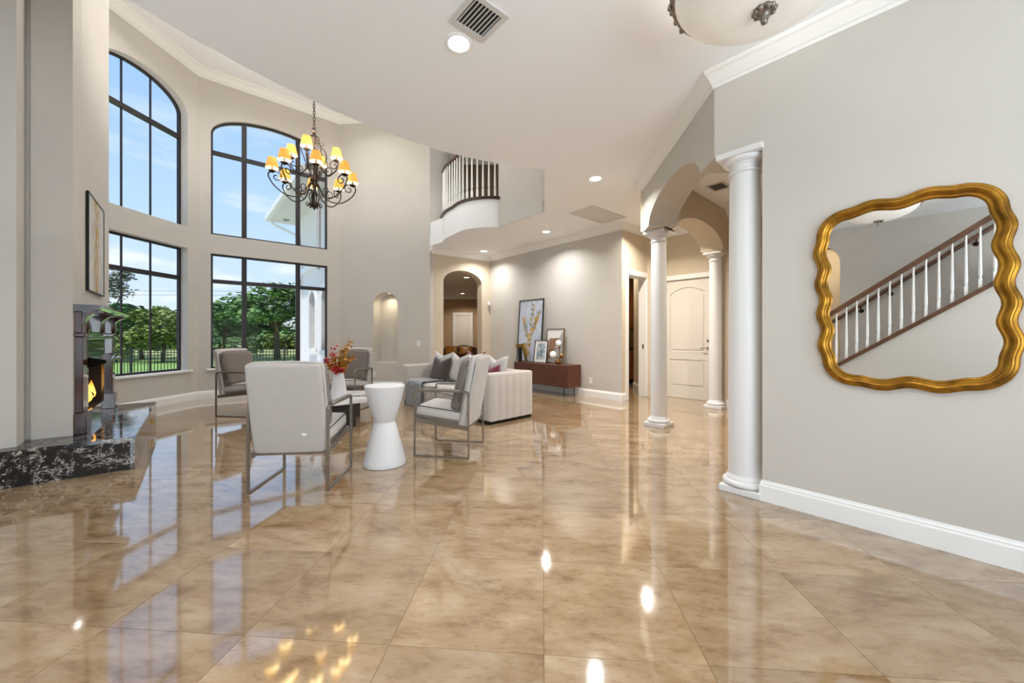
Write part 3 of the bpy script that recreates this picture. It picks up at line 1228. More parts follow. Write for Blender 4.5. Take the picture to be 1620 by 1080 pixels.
def dome_lamp(loc, label, power, R=0.43):
    root = empty('bowl_light', loc, 0, label, 'ceiling lamp', 'alabaster bowl lights of the foyer')
    # local z=0 at ceiling
    zb = -0.44
    mb = MB()
    prof = []
    for i in range(15):
        t = i / 14
        a = t * PI / 2
        prof.append((R * math.sin(a) ** 0.9 + 0.001, zb + 0.20 * (1 - math.cos(a))))
    inner = [(r_ * 0.97, z_ + 0.008) for (r_, z_) in reversed(prof)]
    mb.lathe(prof + inner, 48, cap=False)
    mb.build('bowl', M_alab, root, smooth=True)
    mb = MB()
    pr = []
    for i in range(9):
        t = 2 * PI * i / 8
        pr.append((R * 1.0 + 0.022 * math.cos(t), zb + 0.20 + 0.035 * math.sin(t)))
    mb.lathe(pr, 48, cap=False)
    rim = mb.build('rim', M_bronze, root, smooth=True)
    mb = MB()
    for i in range(40):
        a = 2 * PI * i / 40
        mb.at((R + 0.02) * math.cos(a), (R + 0.02) * math.sin(a), zb + 0.20 + 0.014 * math.sin(i * 2.1), rz=a)
        mb.lathe([(0.003, -0.022), (0.014, -0.012), (0.016, 0.0), (0.012, 0.014), (0.003, 0.022)], 6)
    tag(mb.build('ornament', M_bronze, rim, smooth=True), kind='stuff')
    mb = MB()
    mb.lathe([(0.004, zb - 0.075), (0.014, zb - 0.068), (0.018, zb - 0.052), (0.010, zb - 0.035), (0.03, zb - 0.022), (0.05, zb - 0.008), (0.052, zb + 0.002), (0.02, zb + 0.012)], 20)
    fin = mb.build('finial', M_bronze, root, smooth=True)
    mb = MB()
    for i in range(10):
        a = 2 * PI * i / 10
        mb.at(0.045 * math.cos(a), 0.045 * math.sin(a), zb - 0.006, rz=a, ry=0.5)
        mb.lathe([(0.002, -0.018), (0.012, -0.008), (0.014, 0.002), (0.008, 0.012), (0.002, 0.018)], 6)
    mb.build('acanthus_leaf', M_bronze, fin, smooth=True)
    for i in range(3):
        a = 2 * PI * i / 3 + 0.4
        mb = MB()
        mb.tube([(0.06 * math.cos(a), 0.06 * math.sin(a), -0.02), (R * 0.99 * math.cos(a), R * 0.99 * math.sin(a), zb + 0.23)], 0.008, 8)
        mb.build('rod', M_bronze, root)
    mb = MB()
    mb.lathe([(0.11, 0.0), (0.11, -0.012), (0.09, -0.025), (0.05, -0.04), (0.02, -0.05)], 32)
    mb.build('canopy', M_bronze, root, auto=AUTO)
    d = bpy.data.lights.new('bowl_lamp', 'POINT')
    d.energy = power
    d.color = (1, 0.96, 0.9)
    d.shadow_soft_size = 0.16
    lo = bpy.data.objects.new('bowl_lamp', d)
    lo.location = (0, 0, -0.24)
    lo.parent = root
    COL.objects.link(lo)
    return root


dome_lamp((1.30, 1.97, ZC), 'alabaster bowl ceiling lamp with metal rim in front of the mirror wall', 5)
dome_lamp((-1.193, -0.361, ZC), 'alabaster bowl ceiling lamp seen reflected in the gold mirror', 5)

# wall and corner devices
def plate(name, A, d, a, z, w, h, label, cat, cuts=2, off=0.0):
    n = Vector((d.y, -d.x))
    p_ = v2(A) + d * a + n * off
    root = empty(name, (p_.x, p_.y, z), math.atan2(d.y, d.x), label, cat)
    mb = MB()
    mb.rbox(-w / 2, w / 2, -0.006, 0.0, -h / 2, h / 2, 0.002, 1)
    mb.build('cover_plate', M_trim, root)
    for i in range(cuts):
        zz = (i - (cuts - 1) / 2) * h * 0.36
        mb = MB()
        mb.rbox(-w * 0.22, w * 0.22, -0.009, -0.004, zz - h * 0.13, zz + h * 0.13, 0.002, 1)
        mb.build('insert', M_grille, root)
    return root


plate('wall_outlet', E1, ND, 0.845, 0.32, 0.075, 0.115, 'white wall outlet below the arched niche', 'outlet')
plate('light_switch', E1, ND, 1.93, 1.06, 0.075, 0.115, 'white light switch to the right of the arched niche', 'switch', 1)
CD = (v2(A0) - v2(B0)).normalized()
plate('wall_outlet', B0, CD, 3.30, 0.33, 0.075, 0.115, 'white wall outlet on the wall right of the sideboard', 'outlet')
q = empty('motion_sensor', (B0[0] - 0.03, B0[1] - 0.09, 2.08), math.radians(-2), 'small white motion sensor in the corner beside the archway', 'sensor')
mb = MB()
mb.rbox(-0.03, 0.03, -0.02, 0.04, -0.05, 0.05, 0.012, 3)
mb.build('housing', M_trim, q, auto=AUTO)
mb = MB()
mb.rbox(-0.02, 0.02, -0.026, -0.012, -0.04, 0.0, 0.005, 2)
mb.build('lens', M_grille, q)

# ================================================================== balcony railing
shoe_r = [(x, y) for (x, y) in bal_arc]
br = empty('balcony_railing', (0, 0, 3.88), 0, 'curved balcony railing with white balusters and dark wood handrail', 'railing')


bp_ = smooth_path([(x, y, 0) for (x, y) in shoe_r], 48)
mb = MB()
mb.sweep([(p_.x, p_.y) for p_ in bp_], [(-0.06, 0.0), (0.05, 0.0), (0.055, 0.02), (0.05, 0.05), (-0.06, 0.05)], side=1)
mb.build('shoe_rail', M_darkwood, br, auto=AUTO)
mb = MB()
mb.sweep([(p_.x, p_.y) for p_ in bp_], [(-0.035, 1.0), (0.02, 1.0), (0.028, 1.02), (0.025, 1.05), (0.0, 1.065), (-0.03, 1.05)], side=1)
mb.build('handrail', M_darkwood, br, auto=AUTO)


def baluster_mesh(h):
    q_ = MB()
    s = 0.018
    q_.box(-s, s, -s, s, 0, h * 0.16)
    q_.lathe([(0.017, h * 0.16), (0.020, h * 0.175), (0.013, h * 0.19), (0.021, h * 0.24), (0.019, h * 0.32), (0.014, h * 0.6), (0.011, h * 0.99)], 12)
    return q_


bal0 = None
acc = 0
dist = 0.0
tot = sum((bp_[i + 1] - bp_[i]).length for i in range(48))
step = 0.118
nextd = 0.07
for i in range(48):
    seg = (bp_[i + 1] - bp_[i]).length
    while nextd <= dist + seg and nextd < tot - 0.02:
        t = (nextd - dist) / seg
        p_ = bp_[i].lerp(bp_[i + 1], t)
        if bal0 is None:
            bal0 = baluster_mesh(0.955).build('baluster', M_trim, br, auto=AUTO)
            o = bal0
        else:
            o = bal0.copy()
            COL.objects.link(o)
        dd = (bp_[i + 1] - bp_[i])
        o.location = (p_.x, p_.y, 0.048)
        o.rotation_euler = (0, 0, math.atan2(dd.y, dd.x))
        nextd += step
    dist += seg
# dark curtained doors behind the balcony
M_curt = mat('dark_doors', (70, 50, 26), 0.7, rgb2=(52, 36, 18), vscale=6, stretch=(6, 6, 0.5))
cd = empty('loft_cabinet', (-0.62, 10.3, 3.552), 0, 'tall dark brown cupboard behind the balcony balusters', 'cupboard')
mb = MB()
mb.rbox(-0.72, 0.85, 0.0, 0.55, 0, 2.3, 0.01, 1)
mb.build('body', M_curt, cd)
for i in range(3):
    mb = MB()
    mb.rbox(-0.70 + i * 0.515, -0.70 + i * 0.515 + 0.50, -0.022, 0.0, 0.08, 2.26, 0.008, 1)
    mb.build('door', M_curt, cd)
# end trim of the loft edge at the void corner
mb = MB()
mb.rbox(-0.03, 0.03, -0.04, 0.04, 0, 0.09, 0.006, 1)
o = mb.build('trim_5', M_darkwood)
o.location = (0.545, 6.47, 3.92)
struct(o)
wall('trim_6', (0.585, 6.55), (0.555, 6.46), 3.5, 3.92, M_trim, thick=0.03)

# ================================================================== fireplace
fang = math.atan2(BD.y, BD.x)


def fpt(a, n_, z=0):
    """a along breast from its near corner, n_ out into the room"""
    q_ = F0v + BD * a + BN * n_
    return (q_.x, q_.y, z)


# hearth slab: top and faces of black marble
H1 = Vector((-3.488, 3.535))
hl = 2.44
ha = (H1 - F0v).dot(BD)
hn = (H1 - F0v).dot(BN)
hearth = empty('hearth', (F0[0], F0[1], 0), fang, 'raised black marble hearth with white veins under the fireplace', 'hearth')
# local frame: x along breast, y = -outwards (y negative is room side)
hw = MB()
hw.box(ha, ha + hl, -hn, -hn + 0.03, 0, 0.265)
hw.box(ha - 1.15, ha, -hn, -hn + 0.03, 0, 0.265) if False else None
hw.build('front_slab', M_marble, hearth)
cw = W0
wn = -(v2(W0) - F0v).dot(BN)
wa = (v2(W0) - F0v).dot(BD)
# end face seen from the foyer, split in two slabs
for (y0, y1) in ((-hn + 0.03, -hn + 0.62), (-hn + 0.624, wn + 0.9)):
    mb = MB()
    mb.box(ha, ha + 0.03, y0, y1, 0, 0.265)
    mb.build('end_slab', M_marble_side, hearth)
mb = MB()
w1a = (v2(W1) - F0v).dot(BD)
w1n = -(v2(W1) - F0v).dot(BN)
mb.prism([(ha - 0.004, -hn - 0.004), (ha + hl, -hn - 0.004), (ha + hl, 0.0), (BL, 0.0), (0.0, 0.0), (w1a, w1n - 0.0), (wa, wn), (wa - 0.02, wn + 0.9), (ha - 0.004, wn + 0.9)], z0=0.265, z1=0.297)
mb.build('top_slab', M_marble, hearth)
mb = MB()
mb.rbox(ha + 1.72, ha + 1.735, -hn - 0.02, -hn - 0.001, 0.10, 0.18, 0.003, 1)
mb.build('gas_key_valve', M_brass, hearth)
mb = MB()
mb.prism([(ha + 0.03, -hn + 0.03), (ha + hl - 0.01, -hn + 0.03), (ha + hl - 0.01, -0.01), (0.0, -0.01), (w1a - 0.01, w1n - 0.01), (wa - 0.01, wn), (wa - 0.03, wn + 0.9), (ha + 0.03, wn + 0.9)], z0=0.0, z1=0.264)
mb.build('core', M_black, hearth)

fp = empty('fireplace_mantel', (F0[0], F0[1], 0.297), fang, 'dark mahogany fireplace mantel with corbels and oval medallions', 'fireplace')
Z = -0.297
# pilasters
for (a0, a1) in ((0.03, 0.21), (BL - 0.21, BL - 0.03)):
    mb = MB()
    mb.rbox(a0 - 0.02, a1 + 0.02, -0.085, -0.002, 0.0, 0.20, 0.006, 1)
    mb.rbox(a0, a1, -0.06, -0.002, 0.20, 0.92, 0.006, 1)
    mb.rbox(a0 - 0.012, a1 + 0.012, -0.072, -0.002, 0.92, 0.955, 0.006, 1)
    mb.rbox(a0, a1, -0.055, -0.002, 0.955, 1.16, 0.006, 1)
    pil = mb.build('pilaster', M_mahog, fp, auto=AUTO)
    mb = MB()
    mb.prism([(-0.05, 1.0), (-0.062, 1.06), (-0.085, 1.11), (-0.13, 1.145), (-0.175, 1.155), (-0.175, 1.17), (-0.05, 1.17)], (), a0 + 0.015, a1 - 0.015, lambda p_, q_, r_: (r_, p_, q_))
    mb.build('corbel', M_mahog, pil, auto=AUTO)
ca = BL / 2
mb = MB()
mb.prism([(-0.01, 0.97), (-0.05, 0.975), (-0.055, 1.04), (-0.075, 1.10), (-0.12, 1.14), (-0.175, 1.155), (-0.175, 1.17), (-0.01, 1.17)], (), ca - 0.05, ca + 0.05, lambda p_, q_, r_: (r_, p_, q_))
mb.build('corbel', M_mahog, fp, auto=AUTO)
# frieze, medallions, lintel ledge
M_gloss = mat('glossy_dark_panel', (92, 80, 66), 0.05, rgb2=(66, 56, 46), vscale=5, spec=0.9, coat=1.0)
mb = MB()
mb.box(0.21, BL - 0.21, -0.022, -0.002, 0.93, 1.16)
mb.build('frieze_panel', M_gloss, fp)
for (a, yy) in ((0.42, -0.022), (ca + 0.3, -0.022), (BL - 0.12, -0.055)):
    mb = MB()
    mb.at(a, yy, 1.03, rx=PI / 2).lathe([(0.001, 0.03), (0.035, 0.026), (0.05, 0.012), (0.052, 0.0), (0.045, -0.002)], 20)
    mb.v = [(x, y, 1.03 + (z - 1.03) * 1.35) for (x, y, z) in mb.v]
    mb.build('medallion', M_mahog, fp, smooth=True)
mb = MB()
mb.rbox(0.20, BL - 0.20, -0.052, -0.002, 0.893, 0.93, 0.006, 2)
mb.build('lintel_ledge', M_gloss, fp)
# shelf with moulded underside
shelf_prof = [(0.002, 1.16), (0.11, 1.16), (0.125, 1.17), (0.15, 1.175), (0.18, 1.185), (0.195, 1.20), (0.20, 1.212), (0.20, 1.225), (0.002, 1.225)]
mb = MB()
mb.sweep([(0.0, 0.0), (BL + 0.02, 0.0)], shelf_prof, side=1)
mb.build('shelf', M_gloss, fp, auto=AUTO)
# glossy surround
for (a0, a1, z0, z1) in ((0.21, 0.52, 0.0, 0.895), (1.38, BL - 0.21, 0.0, 0.895), (0.52, 1.38, 0.645, 0.895), (0.52, 1.38, 0.0, 0.145)):
    mb = MB()
    mb.box(a0, a1, -0.022, -0.002, z0, z1)
    mb.build('surround_tile', M_gloss, fp)
# hood
mb = MB()
hz = 0.645
vs = [(0.50, -0.03, hz - 0.05), (1.40, -0.03, hz - 0.05), (1.40, -0.03, hz + 0.06), (0.50, -0.03, hz + 0.06),
      (0.44, -0.16, hz), (1.46, -0.16, hz), (1.46, -0.16, hz + 0.03), (0.44, -0.16, hz + 0.03)]
mb.add(vs, [(0, 1, 5, 4), (3, 7, 6, 2), (4, 5, 6, 7), (0, 4, 7, 3), (1, 2, 6, 5), (0, 3, 2, 1)])
mb.build('hood', mat('black_enamel', (20, 20, 22), 0.12, coat=0.5), fp)
# firebox
mb = MB()
mb.box(0.50, 1.40, 0.255, 0.275, 0.12, 0.70)
mb.box(0.493, 0.52, -0.001, 0.27, 0.122, 0.696)
mb.box(1.38, 1.407, -0.001, 0.27, 0.122, 0.696)
mb.box(0.493, 1.407, -0.001, 0.27, 0.122, 0.142)
mb.box(0.493, 1.407, -0.001, 0.27, 0.645, 0.696)
mb.build('firebox', M_black, fp)
# logs on the firebox floor
M_log = mat('charred_log', (60, 36, 22), 0.9, rgb2=(24, 16, 12), vscale=9, bump=0.5, bscale=40)
M_flame = None
for i, (x0, y0, x1, y1, z, r_) in enumerate(((0.62, 0.16, 1.24, 0.20, 0.18, 0.042), (0.66, 0.06, 1.28, 0.10, 0.18, 0.038), (0.72, 0.17, 1.16, 0.06, 0.25, 0.036), (0.84, 0.05, 1.05, 0.2, 0.245, 0.03))):
    q0 = F0v + BD * x0 - BN * y0
    q1 = F0v + BD * x1 - BN * y1
    mb = MB()
    mb.tube([(q0.x, q0.y, z + 0.297), ((q0.x + q1.x) / 2, (q0.y + q1.y) / 2, z + 0.305), (q1.x, q1.y, z + 0.297)], r_, 10)
    tag(mb.build('fire_log', M_log, smooth=False), 'charred log burning in the fireplace', 'log', 'burning logs')


def flame_mat():
    m = bpy.data.materials.new('flame')
    m.use_nodes = True
    t = m.node_tree
    t.nodes.clear()
    o_ = t.nodes.new('ShaderNodeOutputMaterial')
    em = t.nodes.new('ShaderNodeEmission')
    tcn = t.nodes.new('ShaderNodeTexCoord')
    s_ = t.nodes.new('ShaderNodeSeparateXYZ')
    t.links.new(tcn.outputs['Generated'], s_.inputs[0])
    r_ = t.nodes.new('ShaderNodeValToRGB')
    r_.color_ramp.elements[0].color = (1.0, 0.30, 0.03, 1)
    r_.color_ramp.elements[1].color = (1.0, 0.22, 0.02, 1)
    k_ = r_.color_ramp.elements.new(0.35)
    k_.color = (1.0, 0.52, 0.10, 1)
    t.links.new(s_.outputs['Z'], r_.inputs[0])
    t.links.new(r_.outputs[0], em.inputs[0])
    em.inputs[1].default_value = 1.7
    tr = t.nodes.new('ShaderNodeBsdfTransparent')
    mxs = t.nodes.new('ShaderNodeMixShader')
    r2 = t.nodes.new('ShaderNodeMapRange')
    r2.inputs['From Min'].default_value = 0.45
    r2.inputs['From Max'].default_value = 1.0
    r2.inputs['To Min'].default_value = 0.08
    r2.inputs['To Max'].default_value = 0.75
    t.links.new(s_.outputs['Z'], r2.inputs[0])
    t.links.new(r2.outputs[0], mxs.inputs[0])
    t.links.new(em.outputs[0], mxs.inputs[1])
    t.links.new(tr.outputs[0], mxs.inputs[2])
    t.links.new(mxs.outputs[0], o_.inputs[0])
    return m


M_flame = flame_mat()
fire = empty('fire', (F0[0], F0[1], 0.297), fang, 'orange flames burning between the logs in the fireplace', 'fire')
rnd = random.Random(3)
for i in range(11):
    a = 0.70 + 0.05 * i + rnd.uniform(-0.02, 0.02)
    hh = 0.18 + 0.22 * math.exp(-((i - 4.5) / 3.0) ** 2) + rnd.uniform(-0.03, 0.03)
    y = rnd.uniform(0.02, 0.12)
    mb = MB()
    prof = [(0.006, 0.0), (0.036, hh * 0.12), (0.045, hh * 0.3), (0.032, hh * 0.55), (0.015, hh * 0.8), (0.001, hh)]
    mb.at(a, y, 0.20).lathe(prof, 10, cap=False)
    mb.v = [(x + 0.025 * math.sin((z - 0.2) * 18 + i), yy, z) for (x, yy, z) in mb.v]
    mb.build('flame', M_flame, fire, smooth=True)


def art_mat(name, bgc, strokes, kind):
    """flat abstract print; object coords x across, z up (0..1 range by Generated)"""
    m, t, b = principled(name)
    nn = t.nodes.new
    ln = t.links.new
    tcn = nn('ShaderNodeTexCoord')
    sp = nn('ShaderNodeSeparateXYZ')
    ln(tcn.outputs['Generated'], sp.inputs[0])
    b.inputs['Roughness'].default_value = 0.6
    n1 = nn('ShaderNodeTexNoise')
    n1.inputs['Scale'].default_value = 4
    n1.inputs['Detail'].default_value = 6
    n1.inputs['Distortion'].default_value = 1.0
    ln(tcn.outputs['Generated'], n1.inputs['Vector'])
    r1 = nn('ShaderNodeValToRGB')
    r1.color_ramp.elements[0].position = 0.35
    r1.color_ramp.elements[0].color = lin(bgc[0])
    r1.color_ramp.elements[1].position = 0.65
    r1.color_ramp.elements[1].color = lin(bgc[1])
    ln(n1.outputs[0], r1.inputs[0])
    last = r1.outputs[0]
    for (rot, scl, thr, colr, x0, x1) in strokes:
        mpn = nn('ShaderNodeMapping')
        mpn.inputs['Rotation'].default_value = (0, rot, 0)
        mpn.inputs['Scale'].default_value = scl
        ln(tcn.outputs['Generated'], mpn.inputs[0])
        n2 = nn('ShaderNodeTexNoise')
        n2.inputs['Scale'].default_value = 3.5
        n2.inputs['Detail'].default_value = 3
        ln(mpn.outputs[0], n2.inputs['Vector'])
        r2 = nn('ShaderNodeValToRGB')
        r2.color_ramp.elements[0].position = thr
        r2.color_ramp.elements[0].color = (0, 0, 0, 1)
        r2.color_ramp.elements[1].position = thr + 0.05
        r2.color_ramp.elements[1].color = (1, 1, 1, 1)
        ln(n2.outputs[0], r2.inputs[0])
        # soft window in x around the middle of the stroke zone
        w_ = nn('ShaderNodeValToRGB')
        w_.color_ramp.interpolation = 'EASE'
        w_.color_ramp.elements[0].position = x0
        w_.color_ramp.elements[0].color = (0, 0, 0, 1)
        w_.color_ramp.elements[1].position = x1
        w_.color_ramp.elements[1].color = (0, 0, 0, 1)
        mid = w_.color_ramp.elements.new((x0 + x1) / 2)
        mid.color = (1, 1, 1, 1)
        ln(sp.outputs['X'], w_.inputs[0])
        mu = nn('ShaderNodeMath')
        mu.operation = 'MULTIPLY'
        ln(r2.outputs[0], mu.inputs[0])
        ln(w_.outputs[0], mu.inputs[1])
        mxn = nn('ShaderNodeMixRGB')
        mxn.inputs[2].default_value = lin(colr)
        ln(mu.outputs[0], mxn.inputs[0])
        ln(last, mxn.inputs[1])
        last = mxn.outputs[0]
    ln(last, b.inputs['Base Color'])
    return m


def framed(name, loc, rz, w, h, lean, label, frame_m, art_m, fw=0.02, depth=0.03, mat_w=0.0, extra=None):
    """front faces local -y; bottom centre at loc"""
    root = empty(name, loc, rz, label, 'picture')
    root.rotation_euler = (-lean, 0, rz)
    mb = MB()
    fr_ = lambda a, b, c: (a, c, b)
    mb.prism([(-w / 2, 0), (w / 2, 0), (w / 2, h), (-w / 2, h)], [[(-w / 2 + fw, fw), (w / 2 - fw, fw), (w / 2 - fw, h - fw), (-w / 2 + fw, h - fw)]], -depth, 0, fr_)
    mb.build('frame', frame_m, root)
    if mat_w > 0:
        mb = MB()
        mb.box(-w / 2 + fw, w / 2 - fw, -0.012, -0.002, fw, h - fw)
        mb.build('mount', mat('mount_board', (238, 236, 232), 0.8), root)
    mb = MB()
    i = fw + mat_w
    mb.box(-w / 2 + i, w / 2 - i, -0.016, -0.004, i, h - i)
    mb.build('canvas', art_m, root)
    if extra:
        extra(root)
    return root


A_gold = art_mat('art_gold', ((214, 212, 206), (188, 190, 190)), [(0.0, (7, 1, 1.6), 0.44, (178, 140, 44), 0.2, 0.8), (0.2, (10, 1, 2.2), 0.60, (120, 112, 96), 0.2, 0.85)], 0)
pm = F0v + BD * ((0.525 + 1.381) / 2) + BN * 0.004
framed('wall_art', (pm.x, pm.y, 1.70), fang, 0.86, 1.04, 0.0, 'black framed gold abstract picture hanging above the fireplace', M_dark, A_gold, 0.012, 0.022)

# ================================================================== armchairs
def rounded_loop(y0, y1, z0, z1, r, n=5, rb=None):
    pts = []
    rb_ = r if rb is None else rb
    for (cy, cz, a0, q) in ((y1 - rb_, z0 + rb_, -PI / 2, rb_), (y1 - r, z1 - r, 0, r), (y0 + r, z1 - r, PI / 2, r), (y0 + rb_, z0 + rb_, PI, rb_)):
        for i in range(n + 1):
            a = a0 + PI / 2 * i / n
            pts.append((cy + q * math.cos(a), cz + q * math.sin(a)))
    return pts


def puffy(w, d, h, r, seg=4, puff=0.02):
    """cushion block centred on x,y, base z=0"""
    bm = bmesh.new()
    bmesh.ops.create_cube(bm, size=1.0)
    for v in bm.verts:
        v.co = Vector((v.co.x * w, v.co.y * d, (v.co.z + 0.5) * h))
    bmesh.ops.subdivide_edges(bm, edges=list(bm.edges), cuts=4, use_grid_fill=True)
    for v in bm.verts:
        fx = 1 - (2 * v.co.x / w) ** 2
        fy = 1 - (2 * v.co.y / d) ** 2
        fz = 1 - (2 * v.co.z / h - 1) ** 2
        if abs(v.co.z - h) < 1e-5:
            v.co.z += puff * fx * fy
        if abs(abs(v.co.x) - w / 2) < 1e-5:
            v.co.x += math.copysign(puff * 0.5 * fy * fz, v.co.x)
        if abs(abs(v.co.y) - d / 2) < 1e-5:
            v.co.y += math.copysign(puff * 0.5 * fx * fz, v.co.y)
    sharp = [e_ for e_ in bm.edges if len(e_.link_faces) == 2 and e_.link_faces[0].normal.dot(e_.link_faces[1].normal) < 0.5]
    bm.normal_update()
    sharp = [e_ for e_ in bm.edges if len(e_.link_faces) == 2 and e_.link_faces[0].normal.dot(e_.link_faces[1].normal) < 0.5]
    bmesh.ops.bevel(bm, geom=sharp, offset=r, segments=seg, profile=0.5, affect='EDGES')
    return bm


def make_chair():
    root = empty('armchair')
    hw_ = 0.297
    loop = rounded_loop(-0.285, 0.285, 0.007, 0.668, 0.032, rb=0.006)
    for s in (-1, 1):
        mb = MB()
        mb.bar([(s * hw_, y, z) for (y, z) in loop], 0.022, 0.013, (1, 0, 0), closed=True)
        fr_ = mb.build('side_frame', M_pewter, root, auto=math.radians(50))
        mb = MB()
        mb.rbox(s * hw_ - 0.02, s * hw_ + 0.02, -0.20, 0.235, 0.66, 0.688, 0.006, 2)
        mb.build('armrest', M_pewter, fr_, auto=AUTO)
        mb = MB()
        mb.bar([(s * 0.272, -0.275, 0.295), (s * 0.272, 0.275, 0.365)], 0.022, 0.045, (1, 0, 0))
        mb.build('seat_rail', M_pewter, root)
    mb = MB()
    mb.box(-0.285, 0.285, 0.225, 0.255, 0.335, 0.365)
    mb.build('cross_rail', M_pewter, root)
    mb = MB()
    mb.box(-0.285, 0.285, -0.26, -0.23, 0.285, 0.315)
    mb.build('cross_rail', M_pewter, root)
    mb = MB()
    mb.at(0, 0.035, 0.355, rx=0.12).addbm(puffy(0.52, 0.52, 0.13, 0.03, 4, 0.022))
    seat = mb.build('seat_cushion', M_linen, root, smooth=True)
    for zz in (0.012, 0.126):
        mb = MB()
        mb.at(0, 0.035, 0.355, rx=0.12)
        lp = rounded_loop(-0.259, 0.259, -0.259, 0.259, 0.03)
        mb.tube([(x, y, zz) for (x, y) in lp], 0.0045, 6, closed=True)
        mb.build('piping', M_piping, seat)
    mb = MB()
    mb.at(0, -0.205, 0.285, rx=0.18).addbm(puffy(0.56, 0.10, 0.745, 0.03, 4, 0.012))
    mb.build('backrest', M_linen, root, smooth=True)
    mb = MB()
    mb.at(0, -0.125, 0.47, rx=0.235).addbm(puffy(0.53, 0.12, 0.52, 0.045, 4, 0.02))
    pil_ = mb.build('back_cushion', M_taupe, root, smooth=True)
    return root


ch = make_chair()


def place(o, x, y, fx, fy, label):
    o.location = (x, y, 0)
    o.rotation_euler = (0, 0, math.atan2(fy, fx) - PI / 2)
    tag(o, label, 'chair', 'linen armchairs with metal frames')
    return o


place(ch, -1.78, 3.28, -0.10, 1.0, 'linen armchair with pewter frame turning its plain back beside the white side table')
tg = MB()
tg.rbox(-0.018, 0.018, -0.004, 0.004, -0.011, 0.011, 0.003, 1)
c2 = copy_tree(ch)
c3 = copy_tree(ch)
c4 = copy_tree(ch)
tg.at()
tgo = tg.build('white_patch', mat('patch_white', (236, 236, 238), 0.6), ch)  # stands for a small white patch on the backrest, not a tag
tgo.location = (0.12, -0.2915, 0.45)
tgo.rotation_euler = (0.18, 0, 0)
place(c2, -0.664, 4.154, -0.985, 0.17, 'linen armchair with dark cushion seen from its side between side table and sofa')
place(c3, -4.20, 6.10, 0.985, -0.17, 'linen armchair with dark cushion standing before the black framed window')
place(c4, -2.80, 6.50, -0.12, -0.99, 'linen armchair with dark cushion behind the flower vase and coffee table')

# ================================================================== white hourglass side table
st_ = empty('side_table', (-1.222, 3.67, 0), 0, 'white hourglass plaster side table between two armchairs', 'table')
mb = MB()
mb.lathe([(0.185, 0.0), (0.197, 0.004), (0.199, 0.02), (0.194, 0.045), (0.15, 0.22), (0.105, 0.385), (0.0945, 0.408)], 56)
mb.build('base_cone', M_plaster, st_, auto=AUTO)
mb = MB()
mb.lathe([(0.0945, 0.408), (0.10, 0.415), (0.135, 0.54), (0.168, 0.66), (0.184, 0.735), (0.186, 0.748), (0.182, 0.754)], 56)
mb.build('top_cone', M_plaster, st_, auto=AUTO)

# ================================================================== coffee table
ct = empty('coffee_table', (-2.55, 5.55, 0), 0, 'low two-tier coffee table with white marble tops and dark slab legs', 'table')
M_wmarb = mat('white_marble', (238, 238, 236), 0.15, rgb2=(214, 214, 212), vscale=3.5)


def local(pts, o_=(-2.55, 5.55)):
    return [(x - o_[0], y - o_[1]) for (x, y) in pts]


def slab(mb_, pts, z0, z1):
    mb_.prism(pts, z0=z0, z1=z1)
    return mb_


t_low = [(-2.00, 5.27), (-2.10, 5.62), (-2.62, 5.70), (-3.05, 5.35), (-2.92, 4.98), (-2.30, 4.98)]
t_up = [(-2.10, 5.92), (-2.32, 6.03), (-2.95, 6.06), (-3.45, 5.9), (-3.25, 5.50), (-2.25, 5.66)]
slab(MB(), local(t_low), 0.315, 0.335).build('table_top', M_wmarb, ct)
slab(MB(), local(t_up), 0.345, 0.365).build('table_top', M_wmarb, ct)
for (x0, y0, x1, y1, h_) in ((-2.62, 5.14, -2.14, 5.26, 0.315), (-2.98, 5.2, -2.86, 5.5, 0.315), (-3.2, 5.75, -2.8, 5.86, 0.345), (-2.5, 5.78, -2.36, 5.95, 0.345)):
    mb = MB()
    mb.rbox(x0 + 2.55, x1 + 2.55, y0 - 5.55, y1 - 5.55, 0, h_, 0.006, 1)
    mb.build('leg', mat('dark_oak', (48, 42, 38), 0.5, rgb2=(36, 31, 28), vscale=9, stretch=(6, 6, 1)), ct)

# vase and branches
vz = 0.335
VX, VY = -2.43, 5.36
va_ = empty('vase', (VX, VY, vz), 0, 'white faceted ceramic vase standing on the coffee table', 'vase')
mb = MB()
prof = [(0.09, 0.0), (0.105, 0.006), (0.112, 0.03), (0.108, 0.08), (0.093, 0.20), (0.076, 0.30), (0.066, 0.365), (0.064, 0.38), (0.057, 0.38), (0.060, 0.30), (0.07, 0.2)]
mb.lathe(prof, 18, cap=False)
mb.add([(0.09 * math.cos(2 * PI * i / 18), 0.09 * math.sin(2 * PI * i / 18), 0) for i in range(18)], [tuple(reversed(range(18)))])
mb.build('body', M_plaster, va_)
M_och = mat('ochre_leaf', (186, 128, 26), 0.6, var=0.25, vscale=30)
M_red = mat('red_leaf', (188, 44, 44), 0.6, var=0.3, vscale=30)
M_stem = mat('brown_stem', (92, 70, 44), 0.8)
rnd = random.Random(11)


